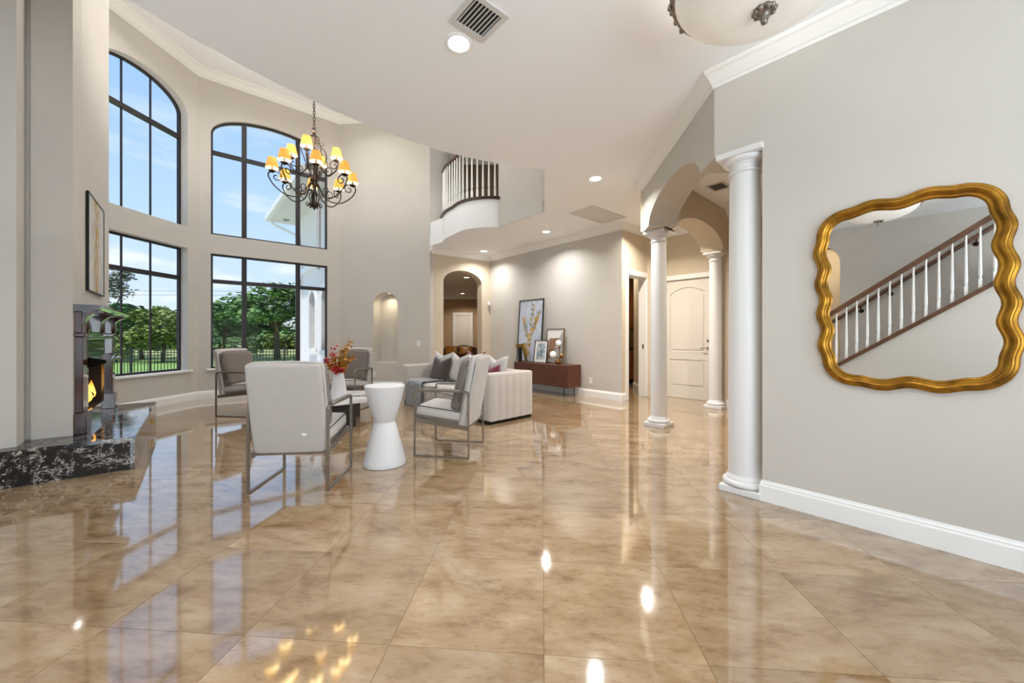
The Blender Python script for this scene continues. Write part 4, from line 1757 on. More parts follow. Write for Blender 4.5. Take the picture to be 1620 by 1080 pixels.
def branch(dx, dy, h_, colr, n, label, group):
    root = empty('leafy_branch', (VX, VY, vz + 0.02), 0, label, 'branch', group)
    pts = [(dx * 0.03, dy * 0.03, 0.0), (dx * 0.05, dy * 0.05, 0.25), (dx * 0.16, dy * 0.16, 0.36), (dx * 0.6, dy * 0.6, 0.36 + h_ * 0.55), (dx, dy, 0.36 + h_)]
    sp = smooth_path(pts, 16)
    mb_ = MB()
    mb_.tube(sp, 0.003, 5, taper=0.4)
    mb_.build('stem', M_stem, root)
    mb_ = MB()
    for i in range(int(n * 1.5)):
        t = rnd.uniform(0.48, 1.0)
        k_ = min(15, int(t * 16))
        c = sp[k_].lerp(sp[k_ + 1], t * 16 - k_) + Vector((rnd.gauss(0, 0.022), rnd.gauss(0, 0.022), rnd.gauss(0, 0.018)))
        s = rnd.uniform(0.016, 0.031)
        mb_.M = Matrix.Translation(c) @ Matrix.Rotation(rnd.uniform(0, 6.3), 4, 'Z') @ Matrix.Rotation(rnd.uniform(-1.2, 1.2), 4, 'X')
        mb_.add([(-s, 0, 0), (-s * 0.3, -s * 0.7, 0.003), (s * 0.6, -s * 0.6, 0.002), (s, 0, 0), (s * 0.6, s * 0.6, 0.002), (-s * 0.3, s * 0.7, 0.003), (0, 0, s * 0.25)],
                [(0, 1, 6), (1, 2, 6), (2, 3, 6), (3, 4, 6), (4, 5, 6), (5, 0, 6)])
    q_ = mb_.build('leaves', colr, root)
    tag(q_, kind='stuff')
    return root


for (dx, dy, h_, c_, n) in ((0.14, 0.02, 0.46, 'o', 34), (0.22, -0.04, 0.24, 'o', 40), (0.08, 0.05, 0.33, 'o', 40), (-0.05, -0.06, 0.2, 'o', 34), (-0.02, 0.1, 0.28, 'o', 34), (-0.14, 0.0, 0.12, 'o', 28), (0.15, -0.1, 0.2, 'o', 30),
                            (-0.10, 0.0, 0.36, 'r', 32), (-0.19, 0.03, 0.2, 'r', 26), (0.1, -0.12, 0.05, 'r', 26), (0.01, -0.12, 0.07, 'r', 26)):
    if c_ == 'o':
        branch(dx, dy, h_, M_och, n, 'leafy branch with small ochre leaves standing in the white vase', 'ochre branches in the vase')
    else:
        branch(dx, dy, h_, M_red, n, 'leafy branch with red leaves standing in the white vase', 'red branches in the vase')

# ================================================================== sofa
SA = math.atan2(0.728, -0.685)
SO = (-0.312, 5.225)
sofa = empty('sofa', (SO[0], SO[1], 0), SA, 'long light grey channel-tufted sofa with low back', 'sofa')
SLn, SDp, SH = 2.5, 0.87, 0.705


def channel_panel(x0, x1, z0, z1, n, depth, axis, const, sign, r=0.05):
    """vertical padded channels; axis 'x': runs along x at y=const, outward sign along y; axis 'y' likewise"""
    q_ = MB()
    cols = n * 6
    rows = 8
    vs = []
    fs = []
    for j in range(rows + 1):
        v = j / rows
        z = z0 + (z1 - z0) * v
        for i in range(cols + 1):
            u = i / cols
            a = x0 + (x1 - x0) * u
            puff = depth * (abs(math.sin(PI * u * n)) ** 0.5)
            edge = min(1.0, (1 - v) / 0.12) if v > 0.88 else 1.0
            out = puff * edge - (0 if v < 0.999 else depth * 0.2)
            if axis == 'x':
                vs.append((a, const + sign * out, z))
            else:
                vs.append((const + sign * out, a, z))
    for j in range(rows):
        for i in range(cols):
            k_ = j * (cols + 1) + i
            fs.append((k_, k_ + 1, k_ + cols + 2, k_ + cols + 1))
    q_.add(vs, fs)
    return q_


mb = MB()
mb.rbox(0.02, SLn - 0.02, -SDp + 0.02, -0.03, 0.0, 0.045, 0.006, 1)
mb.build('plinth', M_dark, sofa)
for (x0, x1) in ((0.0, 0.20), (SLn - 0.20, SLn)):
    mb = MB()
    mb.rbox(x0, x1, -SDp, 0.0, 0.045, SH, 0.035, 4)
    arm = mb.build('arm', M_linen2, sofa, auto=AUTO)
    if x0 == 0.0:
        mb = channel_panel(-SDp + 0.02, -0.02, 0.05, SH - 0.03, 6, 0.014, 'y', 0.001, -1)
        mb.build('channel_padding', M_linen2, arm, smooth=True)
mb = MB()
mb.rbox(0.19, SLn - 0.19, -SDp, -SDp + 0.2, 0.045, SH - 0.005, 0.035, 4)
bk = mb.build('back', M_linen2, sofa, auto=AUTO)
mb = channel_panel(0.02, SLn - 0.02, 0.05, SH - 0.03, 16, 0.014, 'x', -SDp + 0.001, -1)
mb.build('channel_padding', M_linen2, bk, smooth=True)
mb = MB()
mb.rbox(0.19, SLn - 0.19, -SDp + 0.19, -0.02, 0.045, 0.30, 0.01, 2)
bs = mb.build('seat_base', M_linen2, sofa, auto=AUTO)
mb = channel_panel(0.2, SLn - 0.2, 0.05, 0.34, 16, 0.02, 'x', -0.02, 1)
mb.build('channel_padding', M_linen2, bs, smooth=True)
for i in range(2):
    mb = MB()
    x0 = 0.2 + i * 1.05
    mb.at(x0 + 0.525, -0.33, 0.295).addbm(puffy(1.045, 0.67, 0.125, 0.045, 5, 0.02))
    mb.build('seat_cushion', M_linen, sofa, smooth=True)


def pillow_bm(w, h, t, chop=0.07, n=18):
    bm = bmesh.new()
    grid = {}
    for side in (1, -1):
        for j in range(n + 1):
            for i in range(n + 1):
                u = 2 * i / n - 1
                v = 2 * j / n - 1
                if side == -1 and (abs(u) == 1 or abs(v) == 1):
                    grid[(side, i, j)] = grid[(1, i, j)]
                    continue
                pin = 1 - 0.05 * (1 - abs(v) ** 2) if False else 1.0
                x = u * w / 2 * (1 - 0.06 * (1 - v * v))
                z = v * h / 2 * (1 - 0.06 * (1 - u * u))
                if v > 0:
                    z -= chop * (1 - abs(u)) ** 1.2 * v ** 1.5 * 1.3
                th = t / 2 * ((1 - u ** 4) * (1 - v ** 4)) ** 0.6
                th *= 1 - 0.25 * math.exp(-(u / 0.25) ** 2) * max(0, v) if chop > 0 else 1
                grid[(side, i, j)] = bm.verts.new((x, side * th, z + h / 2))
    for side in (1, -1):
        for j in range(n):
            for i in range(n):
                q_ = [grid[(side, i, j)], grid[(side, i + 1, j)], grid[(side, i + 1, j + 1)], grid[(side, i, j + 1)]]
                try:
                    bm.faces.new(q_ if side == 1 else q_[::-1])
                except ValueError:
                    pass
    return bm


M_pg = mat('pillow_grey', (192, 188, 184), 0.95, var=0.05, vscale=60, bump=0.2, bscale=350)
M_pb = mat('pillow_brown', (62, 50, 46), 0.9, var=0.08, vscale=40, bump=0.1, bscale=300, sheen=0.3)
M_pr = mat('pillow_burgundy', (112, 22, 44), 0.8, var=0.1, vscale=30, sheen=0.3)
M_pw = mat('pillow_white', (232, 230, 228), 0.95, bump=0.2, bscale=350)


def sofa_pt(x, y):
    c, s = math.cos(SA), math.sin(SA)
    return (SO[0] + c * x - s * y, SO[1] + s * x + c * y)


def pillow(x, y, z, w, h, t, m, lean, twist, label, group=None, chop=0.07):
    px_, py_ = sofa_pt(x, y)
    q_ = MB()
    q_.addbm(pillow_bm(w, h, t, chop))
    o_ = q_.build('throw_pillow', m, smooth=True)
    o_.location = (px_, py_, z)
    # pillow front faces local +y of the sofa; lean towards the back (-y)
    o_.rotation_euler = (Matrix.Rotation(SA + twist, 4, 'Z') @ Matrix.Rotation(lean, 4, 'X')).to_euler()
    tag(o_, label, 'pillow', group)
    return o_


pz = 0.425
pillow(2.06, -0.50, pz, 0.54, 0.54, 0.17, M_pg, 0.28, 0.10, 'light grey pillow with a dented top at the far arm of the sofa')
pillow(1.80, -0.31, pz, 0.50, 0.46, 0.15, M_pb, 0.30, 0.05, 'dark brown pillow leaning between two grey pillows on the sofa')
pillow(1.48, -0.46, pz, 0.54, 0.53, 0.17, M_pg, 0.28, -0.05, 'light grey pillow next to the dark brown pillow on the sofa')
pillow(1.20, -0.61, pz, 0.50, 0.56, 0.14, M_pr, 0.20, 0.0, 'burgundy pillow mostly hidden behind the side-on armchair')
pillow(0.98, -0.46, pz, 0.52, 0.51, 0.16, M_pw, 0.28, 0.0, 'white pillow behind the backrest of the side-on armchair')
pillow(0.70, -0.60, pz, 0.52, 0.50, 0.15, M_pg, 0.22, 0.0, 'light grey pillow beside the small burgundy pillow on the sofa')
pillow(0.46, -0.45, pz, 0.50, 0.52, 0.14, M_pg, 0.22, -0.05, 'light grey pillow against the near arm of the sofa')
pillow(0.41, -0.29, pz, 0.38, 0.40, 0.13, M_pr, 0.30, -0.1, 'small burgundy pillow in front of the grey pillows on the sofa', chop=0.05)

# woven throw over the seat
M_throw = mat('grey_knit', (174, 175, 176), 0.95, rgb2=(120, 122, 126), vscale=45, stretch=(1, 1, 0.5), bump=0.6, bscale=120)
mb = MB()
cols, rows = 18, 34
vs = []
fs = []
for j in range(rows + 1):
    t = j / rows * 1.12
    # path over the seat: from the back edge forward, over the front edge and down
    if t < 0.60:
        y, z = -0.60 + t, 0.455 + 0.004 * math.sin(t * 20)
    elif t < 0.72:
        a = (t - 0.60) / 0.12 * PI / 2
        y, z = 0.0 + 0.055 * math.sin(a), 0.40 + 0.055 * math.cos(a)
    else:
        y, z = 0.055, 0.40 - (t - 0.72)
    for i in range(cols + 1):
        u = i / cols
        skew = -0.42 * max(0, 0.6 - t)
        x = 1.72 + skew + 0.50 * u
        zz = z + 0.006 * math.sin(u * 17 + t * 6)
        yy = y + (0.008 * math.sin(u * 21) if t > 0.66 else 0)
        vs.append((x, yy, zz))
for j in range(rows):
    for i in range(cols):
        k_ = j * (cols + 1) + i
        fs.append((k_, k_ + 1, k_ + cols + 2, k_ + cols + 1))
mb.add(vs, fs)
o = mb.build('throw_blanket', M_throw, smooth=True)
o.location = (SO[0], SO[1], 0)
o.rotation_euler = (0, 0, SA)
sm = o.modifiers.new('thickness', 'SOLIDIFY')
sm.thickness = 0.014
sm.offset = 1.0
tag(o, 'grey knitted throw draped over the seat edge of the sofa', 'blanket')

# ================================================================== sideboard with pictures
sba = math.atan2(CD.y, CD.x)     # x runs towards the kitchen door


def con(a, n_, z=0.0):
    """a along console wall from far corner, n_ out into the room"""
    nrm = Vector((CD.y, -CD.x))
    q_ = v2(B0) + CD * a + nrm * n_
    return (q_.x, q_.y, z)


CLn = (v2(A0) - v2(B0)).length
ar = CLn - 0.952
sl = 1.62
sbd = empty('sideboard', con(ar - sl / 2, 0.225), sba, 'low walnut sideboard on thin black legs against the wall', 'sideboard')
mb = MB()
mb.rbox(-sl / 2, sl / 2, -0.205, 0.205, 0.19, 0.64, 0.004, 1)
mb.build('body', M_walnut, sbd)
for i in range(3):
    mb = MB()
    x0 = -sl / 2 + 0.012 + i * (sl - 0.024) / 3
    mb.rbox(x0 + 0.0015, x0 + (sl - 0.024) / 3 - 0.0015, -0.213, -0.204, 0.20, 0.63, 0.002, 1)
    mb.build('door', M_walnut, sbd)
for sx_ in (-1, 1):
    for sy_ in (-0.16, 0.16):
        mb = MB()
        mb.tube([(sx_ * (sl / 2 - 0.14), sy_, 0.0), (sx_ * (sl / 2 - 0.14), sy_, 0.192)], 0.008, 8)
        mb.build('leg', M_dark, sbd)
ZS = 0.64
A_leaf = art_mat('art_leaf', ((206, 211, 222), (176, 186, 202)), [(0.0, (9, 1, 1.7), 0.58, (150, 160, 174), 0.05, 0.95)], 1)
A_water = art_mat('art_water', ((96, 122, 138), (214, 220, 222)), [(0.3, (4, 1, 1.6), 0.55, (60, 78, 92), 0.0, 1.0)], 2)
A_geo = mat('art_geo_white', (228, 226, 222), 0.7)
cx_ = CLn - (2.749 + 1.971) / 2


def leaf_strokes(root):
    rr = random.Random(21)
    fr_ = lambda a, b, c: (a, c, b)
    branches = [[(0.02, 0.03), (0.0, 0.35), (0.03, 0.7), (0.06, 1.05), (0.14, 1.38)],
                [(0.0, 0.32), (-0.08, 0.55), (-0.17, 0.78), (-0.24, 0.98)],
                [(0.02, 0.5), (0.12, 0.72), (0.20, 0.92), (0.27, 1.12)],
                [(0.01, 0.06), (-0.09, 0.2), (-0.17, 0.36)]]
    for nm, colr, wide, seed in (('grey_leaf_strokes', (128, 138, 150), 1.25, 3), ('gold_leaf_strokes', (200, 160, 82), 1.0, 5)):
        r2_ = random.Random(seed)
        q_ = MB()
        lay = 0.0164 if nm[1] == 'r' else 0.0172
        for bi, bpts in enumerate(branches):
            sp_ = smooth_path([(a, 0, b) for (a, b) in bpts], 12)
            for i in range(12):
                p0, p1 = sp_[i], sp_[i + 1]
                w_ = 0.006 * wide
                q_.prism([(p0.x - w_, p0.z), (p0.x + w_, p0.z), (p1.x + w_, p1.z), (p1.x - w_, p1.z)], (), -lay - 0.0006, -lay, fr_)
            for i in range(3, 13):
                for sd_ in (-1, 1):
                    if r2_.random() < 0.35:
                        continue
                    p0 = sp_[i]
                    an = PI / 2 - sd_ * r2_.uniform(0.35, 0.75)
                    ln_ = r2_.uniform(0.07, 0.13)
                    wd = ln_ * r2_.uniform(0.16, 0.26) * wide
                    d_ = Vector((math.cos(an), math.sin(an)))
                    n_ = Vector((-d_.y, d_.x))
                    o_ = Vector((p0.x, p0.z)) + n_ * r2_.uniform(-0.01, 0.01)
                    poly = [o_, o_ + d_ * ln_ * 0.35 + n_ * wd, o_ + d_ * ln_ * 0.7 + n_ * wd * 0.7, o_ + d_ * ln_, o_ + d_ * ln_ * 0.7 - n_ * wd * 0.7, o_ + d_ * ln_ * 0.35 - n_ * wd]
                    if any(abs(p_.x) > 0.37 or p_.y > 1.41 for p_ in poly):
                        continue
                    q_.prism([tuple(p_) for p_ in poly], (), -lay - 0.0006, -lay, fr_)
        tag(q_.build(nm, mat(nm, colr, 0.6, var=0.25, vscale=14), root), kind='stuff')


framed('leaning_art', con(cx_, 0.155, ZS), sba, 0.80, 1.44, 0.07, 'tall blue and gold leaf picture leaning on the sideboard', M_dark, A_leaf, 0.012, 0.035, extra=leaf_strokes)


def geo_shapes(root):
    w_, h_ = 0.49, 0.75
    fr_ = lambda a, b, c: (a, c, b)
    mb_ = MB()
    mb_.prism([(0.225, h_ - 0.03), (0.225, 0.02), (-0.225, 0.02), (-0.06, 0.30)], (), -0.019, -0.0165, fr_)
    mb_.build('grey_shape', mat('art_grey', (168, 166, 166), 0.8, bump=0.3, bscale=80), root)
    mb_ = MB()
    mb_.prism([(-0.16, 0.54), (0.11, 0.55), (-0.10, 0.10), (-0.19, 0.10)], (), -0.021, -0.0195, fr_)
    mb_.build('brown_shape', mat('art_brown', (150, 112, 88), 0.8), root)


cx_ = CLn - (1.845 + 1.353) / 2
framed('leaning_art', con(cx_, 0.135, ZS), sba, 0.50, 0.75, 0.11, 'gold framed print with grey and brown geometric shapes on the sideboard', M_brass, A_geo, 0.012, 0.03, extra=geo_shapes)
framed('leaning_art', con(CLn - 1.90, 0.25, ZS), sba, 0.40, 0.50, 0.12, 'small black framed watercolour print with white mount on the sideboard', M_dark, A_water, 0.012, 0.025, mat_w=0.06)

# brass lamp with two glass globes
M_globe = mat('opal_glass', (244, 242, 238), 0.25, emit=(255, 250, 240), estr=0.12)
lp = empty('globe_lamp', con(CLn - 1.36, 0.27, ZS), sba, 'brass table lamp with two opal globes on the sideboard', 'lamp')
mb = MB()
mb.lathe([(0.03, 0.0), (0.05, 0.01), (0.062, 0.035), (0.06, 0.065), (0.045, 0.09), (0.02, 0.105), (0.008, 0.11)], 20)
mb.build('base', M_brass, lp, smooth=True)
mb = MB()
mb.tube([(0.0, 0, 0.10), (0.0, 0, 0.14), (-0.19, 0, 0.12)], 0.008, 8)
mb.tube([(0.05, 0, 0.10), (0.04, 0, 0.47)], 0.012, 8)
mb.tube([(-0.2, -0.01, 0.28), (0.10, -0.01, 0.365)], 0.010, 8)
mb.build('arm', M_brass, lp, auto=AUTO)
for (x, z, r_) in ((-0.12, 0.20, 0.072), (0.03, 0.445, 0.058)):
    mb = MB()
    mb.at(x, -0.02, z).lathe([(0.002, -r_)] + [(r_ * math.sin(PI * i / 14), -r_ * math.cos(PI * i / 14)) for i in range(1, 14)] + [(0.002, r_)], 22)
    mb.build('globe', M_globe, lp, smooth=True)
mb = MB()
mb.at(0.10, 0.0, 0.17).lathe([(0.002, -0.045), (0.03, -0.04), (0.045, 0.0), (0.03, 0.045), (0.002, 0.05)], 16)
mb.build('brass_ball', M_brass, lp, smooth=True)

# black and brass sculpture at the far end
sc = empty('sculpture', con(CLn - 2.47, 0.34, ZS), sba, 'black block sculpture with brass bar and curved brass tail on the sideboard', 'sculpture')
mb = MB()
mb.rbox(-0.03, 0.045, -0.03, 0.03, 0.0, 0.32, 0.003, 1)
mb.build('block', M_dark, sc)
mb = MB()
mb.rbox(-0.10, 0.09, -0.035, 0.035, 0.32, 0.41, 0.004, 1)
mb.build('bar', M_brass, sc)
mb = MB()
mb.bar(smooth_path([(0.05, 0, 0.38), (0.11, 0, 0.32), (0.16, 0, 0.2), (0.205, 0, 0.06), (0.215, 0, 0.004)], 12), 0.05, 0.04, (0, 1, 0))
mb.build('tail', M_brass, sc, auto=AUTO)

# ================================================================== chandelier
CX, CY = -3.104, 6.0
chd = empty('chandelier', (CX, CY, ZH), 0, 'wrought iron chandelier with scrolled arms and twelve amber shades', 'chandelier')


def cz(z):
    return z - ZH


mb = MB()
mb.lathe([(0.09, 0.0), (0.09, -0.015), (0.06, -0.04), (0.02, -0.06)], 20)
mb.build('canopy', M_iron, chd, auto=AUTO)
# chain links
z = cz(6.39)
i = 0
link0 = None
while z > cz(4.50):
    if link0 is None:
        mb = MB()
        mb.tube([(0.016 * math.cos(2 * PI * k_ / 12), 0, 0.034 * math.sin(2 * PI * k_ / 12)) for k_ in range(12)], 0.005, 6, closed=True)
        link0 = mb.build('chain_link', M_iron, chd, smooth=True)
        o = link0
    else:
        o = link0.copy()
        COL.objects.link(o)
    o.location = (0, 0, z)
    o.rotation_euler = (0, 0, PI / 2 * (i % 2))
    z -= 0.052
    i += 1
mb = MB()
mb.lathe([(0.008, cz(4.50)), (0.03, cz(4.47)), (0.045, cz(4.44)), (0.02, cz(4.41)), (0.03, cz(4.38)), (0.075, cz(4.34)), (0.085, cz(4.31)), (0.05, cz(4.27)), (0.018, cz(4.22)),
          (0.014, cz(3.75)), (0.05, cz(3.70)), (0.06, cz(3.66)), (0.03, cz(3.60)), (0.014, cz(3.55)), (0.014, cz(3.34)), (0.045, cz(3.30)), (0.05, cz(3.27)), (0.02, cz(3.23)), (0.004, cz(3.20))], 20)
mb.build('stem', M_iron, chd, auto=AUTO)
M_shade = mat('amber_shade', (214, 158, 74), 0.75, emit=(255, 176, 70), estr=0.34)
M_lining = mat('shade_lining', (250, 236, 200), 0.8, emit=(255, 226, 150), estr=0.12)
M_bulb = mat('lit_bulb', (255, 240, 210), 0.5, emit=(255, 232, 170), estr=10.0)


def spiral(c, r0, a0, turns, n=18, sgn=1):
    return [(c[0] + r0 * (1 - 0.82 * k_ / n) * math.cos(a0 + sgn * 2 * PI * turns * k_ / n), c[1] + r0 * (1 - 0.82 * k_ / n) * math.sin(a0 + sgn * 2 * PI * turns * k_ / n)) for k_ in range(n + 1)]


def arm(theta, R, zshade, zstart, dip):
    """theta 0 points to the camera"""
    ax = Vector((math.sin(theta), -math.cos(theta), 0))
    zs_ = cz(zshade) - 0.13
    prof = [(0.02, cz(zstart)), (0.06, cz(zstart) - 0.05), (0.18, zs_ - dip * 0.9), (R * 0.66, zs_ - dip), (R * 0.95, zs_ - dip * 0.62), (R * 1.08, zs_ - dip * 0.2), (R * 1.06, zs_ + 0.0), (R * 0.97, zs_ + 0.02)]
    main = smooth_path([(p_[0], 0, p_[1]) for p_ in prof], 36)
    pts = [ax * p_.x + Vector((0, 0, p_.z)) for p_ in main]
    mb_ = MB()
    mb_.tube(pts, 0.0095, 7)
    # scroll curling back under the cup
    cxx, czz = R * 0.90, zs_ - 0.05
    sp = spiral((cxx, czz), 0.085, 0.9, 1.15, 20, 1)
    mb_.tube([ax * p_[0] + Vector((0, 0, p_[1])) for p_ in sp], 0.008, 6)
    sp = spiral((0.20, zs_ - dip * 0.62), 0.075, -1.6, 1.1, 16, 1)
    mb_.tube([ax * p_[0] + Vector((0, 0, p_[1])) for p_ in sp], 0.007, 6)
    a_ = mb_.build('arm', M_iron, chd, auto=math.radians(60))
    mb_ = MB()
    q_ = ax * R
    mb_.at(q_.x, q_.y, 0).lathe([(0.006, zs_ - 0.005), (0.04, zs_ + 0.018), (0.055, zs_ + 0.03), (0.05, zs_ + 0.034), (0.018, zs_ + 0.03), (0.014, zs_ + 0.10), (0.012, zs_ + 0.11)], 14)
    mb_.build('candle_cup', M_iron, a_, auto=AUTO)
    mb_ = MB()
    mb_.at(q_.x, q_.y, 0).lathe([(0.006, zs_ + 0.10), (0.017, zs_ + 0.125), (0.018, zs_ + 0.15), (0.008, zs_ + 0.185), (0.002, zs_ + 0.20)], 10)
    mb_.build('bulb', M_bulb, a_, smooth=True)
    mb_ = MB()
    z0 = zs_ + 0.065
    mb_.at(q_.x, q_.y, 0).lathe([(0.088, z0), (0.086, z0 + 0.02), (0.056, z0 + 0.155), (0.054, z0 + 0.155), (0.084, z0 + 0.02), (0.086, z0)], 22, cap=False)
    sh_ = mb_.build('shade', M_shade, chd, auto=AUTO)
    mb_ = MB()
    mb_.at(q_.x, q_.y, 0).lathe([(0.0855, z0 + 0.001), (0.0835, z0 + 0.02), (0.0535, z0 + 0.153)], 22, cap=False)
    mb_.build('shade_lining', M_lining, sh_, smooth=True)
    d_ = bpy.data.lights.new('candle_lamp', 'POINT')
    d_.energy = 9.0
    d_.color = (1, 0.93, 0.82)
    d_.shadow_soft_size = 0.022
    l_ = bpy.data.objects.new('candle_lamp', d_)
    l_.location = (q_.x, q_.y, zs_ + 0.215)
    l_.parent = a_
    COL.objects.link(l_)
    return a_


for i in range(8):
    arm(math.radians(30 + 45 * i), 0.56, 3.80, 3.66, 0.30)
for i in range(4):
    arm(math.radians(10 + 90 * i), 0.33, 4.10, 3.95, 0.22)
# crown scrolls near the top and tail scrolls at the bottom
for i in range(4):
    t = math.radians(55 + 90 * i)
    ax = Vector((math.sin(t), -math.cos(t), 0))
    mb = MB()
    sp = [(0.02, cz(4.26)), (0.07, cz(4.22)), (0.16, cz(4.20)), (0.20, cz(4.10)), (0.15, cz(3.95)), (0.09, cz(3.82)), (0.05, cz(3.72))]
    mb.tube([ax * p_.x + Vector((0, 0, p_.z)) for p_ in smooth_path([(a, 0, b) for (a, b) in sp], 24)], 0.008, 6)
    s2 = spiral((0.12, cz(4.27)), 0.05, 3.9, 1.1, 14, -1)
    mb.tube([ax * p_[0] + Vector((0, 0, p_[1])) for p_ in s2], 0.007, 6)
    mb.build('crown_scroll', M_iron, chd, smooth=True)
for i in range(6):
    t = math.radians(60 * i)
    ax = Vector((math.sin(t), -math.cos(t), 0))
    mb = MB()
    sp = [(0.02, cz(3.50)), (0.07, cz(3.42)), (0.05, cz(3.32)), (0.09, cz(3.25))]
    mb.tube([ax * p_.x + Vector((0, 0, p_.z)) for p_ in smooth_path([(a, 0, b) for (a, b) in sp], 14)], 0.009, 6)
    s2 = spiral((0.085, cz(3.285)), 0.035, -1.5, 1.1, 14, 1)
    mb.tube([ax * p_[0] + Vector((0, 0, p_[1])) for p_ in s2], 0.007, 6)
    mb.build('tail_scroll', M_iron, chd, smooth=True)
# ================================================================== gold mirror
M_gold = mat('antique_gold', (176, 126, 40), 0.33, metal=0.85, rgb2=(120, 82, 26), vscale=14)
M_mirror = mat('mirror_glass', (240, 240, 238), 0.0, metal=1.0)
mc = mir(0.760, 0.0)
mr = empty('gold_mirror', (mc.x, mc.y, 1.485), mwang, 'large wavy antique gold framed mirror on the side wall', 'mirror')
mr.rotation_euler = (0, -0.04, mwang)   # hangs slightly out of true
# local x along wall, y negative = into the room (room lies on the right of MD)
MWD, MHT = 0.745, 1.085


def wavy(off, n=320, amp=0.011):
    w_, h_ = MWD / 2 + off, MHT / 2 + off
    cr_ = 0.135 + off
    base_ = []
    segs = [((w_, -h_ + cr_), (w_, h_ - cr_), (1, 0), 4.0), ((w_ - cr_, h_ - cr_), 0, None, 0), ((w_ - cr_, h_), (-w_ + cr_, h_), (0, 1), 2.0), ((-w_ + cr_, h_ - cr_), PI / 2, None, 0),
            ((-w_, h_ - cr_), (-w_, -h_ + cr_), (-1, 0), 4.0), ((-w_ + cr_, -h_ + cr_), PI, None, 0), ((-w_ + cr_, -h_), (w_ - cr_, -h_), (0, -1), 2.0), ((w_ - cr_, -h_ + cr_), 1.5 * PI, None, 0)]
    for (p_, q_, nrm, k_) in segs:
        if nrm:
            m = 44
            for i in range(m):
                t = i / m
                a = amp * (math.cos(2 * PI * k_ * t + PI) if True else 0)
                env = math.sin(PI * min(1, max(0, t))) ** 0.25 if 0 < t < 1 else 0
                a = -amp * math.cos(2 * PI * k_ * t) * 1.0 + amp * 0.0
                base_.append((p_[0] + (q_[0] - p_[0]) * t + nrm[0] * a, p_[1] + (q_[1] - p_[1]) * t + nrm[1] * a))
        else:
            for i in range(10):
                a = q_ + PI / 2 * i / 10
                base_.append((p_[0] + (cr_ - amp) * math.cos(a), p_[1] + (cr_ - amp) * math.sin(a)))
    return base_


rings = []
for (off, y) in ((-0.030, -0.006), (-0.030, -0.016), (-0.024, -0.024), (-0.018, -0.024), (-0.013, -0.021), (-0.007, -0.032), (0.004, -0.044), (0.016, -0.046), (0.024, -0.038), (0.027, -0.030), (0.032, -0.032), (0.039, -0.026), (0.043, -0.012), (0.043, -0.001)):
    rings.append([(x, y, z_) for (x, z_) in wavy(off)])
mb = MB()
n = len(rings[0])
vs = [p_ for r_ in rings for p_ in r_]
fs = []
for j in range(len(rings) - 1):
    for i in range(n):
        k_ = (i + 1) % n
        fs.append((j * n + i, j * n + k_, (j + 1) * n + k_, (j + 1) * n + i))
mb.add(vs, fs)
mb.build('frame', M_gold, mr, smooth=True)
mb = MB()
mb.prism([(x, z_) for (x, z_) in wavy(-0.027)], (), -0.010, -0.002, lambda a, b, c: (a, c, b))
mb.build('mirror_glass', M_mirror, mr)

# ================================================================== staircase behind the camera (seen in the mirror)
def stair_z(s):
    return 0.682 + (s + 0.30) * (1.964 - 0.682) / 1.74


slope = (1.964 - 0.682) / 1.74
sroot = mir(0, 5.5)
sang = math.atan2(MD.y, MD.x)
# local x along MD, local y: -y is along MN? MN = right of MD, so room->stairs is -y
str_ = empty('staircase', (sroot.x, sroot.y, 0), sang, 'closed staircase rising along the wall, seen in the gold mirror', 'staircase')
s_start = -0.30 - 0.682 / slope
s_end = 2.1
mb = MB()
mb.prism([(s_start, 0.0), (s_end, 0.0), (s_end, stair_z(s_end)), (s_start, 0.03)], (), -0.02, 0.02, lambda a, b, c: (a, c, b))
mb.build('skirt_wall', M_wall, str_)
rise = 0.17
run = rise / slope
nst = int((s_end - s_start) / run)
for i in range(nst):
    mb = MB()
    mb.rbox(s_start + i * run, s_start + (i + 1) * run + 0.02, -1.08, -0.02, max(0.0, i * rise - 0.16), max(0.02, (i + 1) * rise - 0.15), 0.006, 1)
    mb.build('step', M_stairrail, str_)
rl = empty('stair_railing', (sroot.x, sroot.y, 0), sang, 'sloping stair railing with white balusters, seen in the gold mirror', 'railing')
pts = [(s_start + 0.05, 0, stair_z(s_start + 0.05)), (s_end, 0, stair_z(s_end))]
mb = MB()
mb.bar(pts, 0.10, 0.06, (0, 1, 0))
mb.build('shoe_rail', M_stairrail, rl)
mb = MB()
mb.bar([(a, b, c + 0.97) for (a, b, c) in pts], 0.065, 0.075, (0, 1, 0))
mb.build('handrail', M_stairrail, rl)
b0 = None
x = s_start + 0.15
while x < s_end - 0.05:
    if b0 is None:
        mb = baluster_mesh(0.93)
        b0 = mb.build('baluster', M_trim, rl, auto=AUTO)
        o = b0
    else:
        o = b0.copy()
        COL.objects.link(o)
    o.location = (x, 0, stair_z(x) + 0.015)
    x += 0.134
wr = empty('wall_handrail', (sroot.x, sroot.y, 0), sang, 'dark wooden handrail on brackets along the stair wall, seen in the gold mirror', 'handrail')
yw = -1.03
zz0 = 0.93
mb = MB()
mb.tube([(s_start, yw, stair_z(s_start) + zz0 + 0.02), (s_end, yw, stair_z(s_end) + zz0 + 0.02)], 0.034, 12)
mb.build('rail', M_stairrail, wr, auto=AUTO)
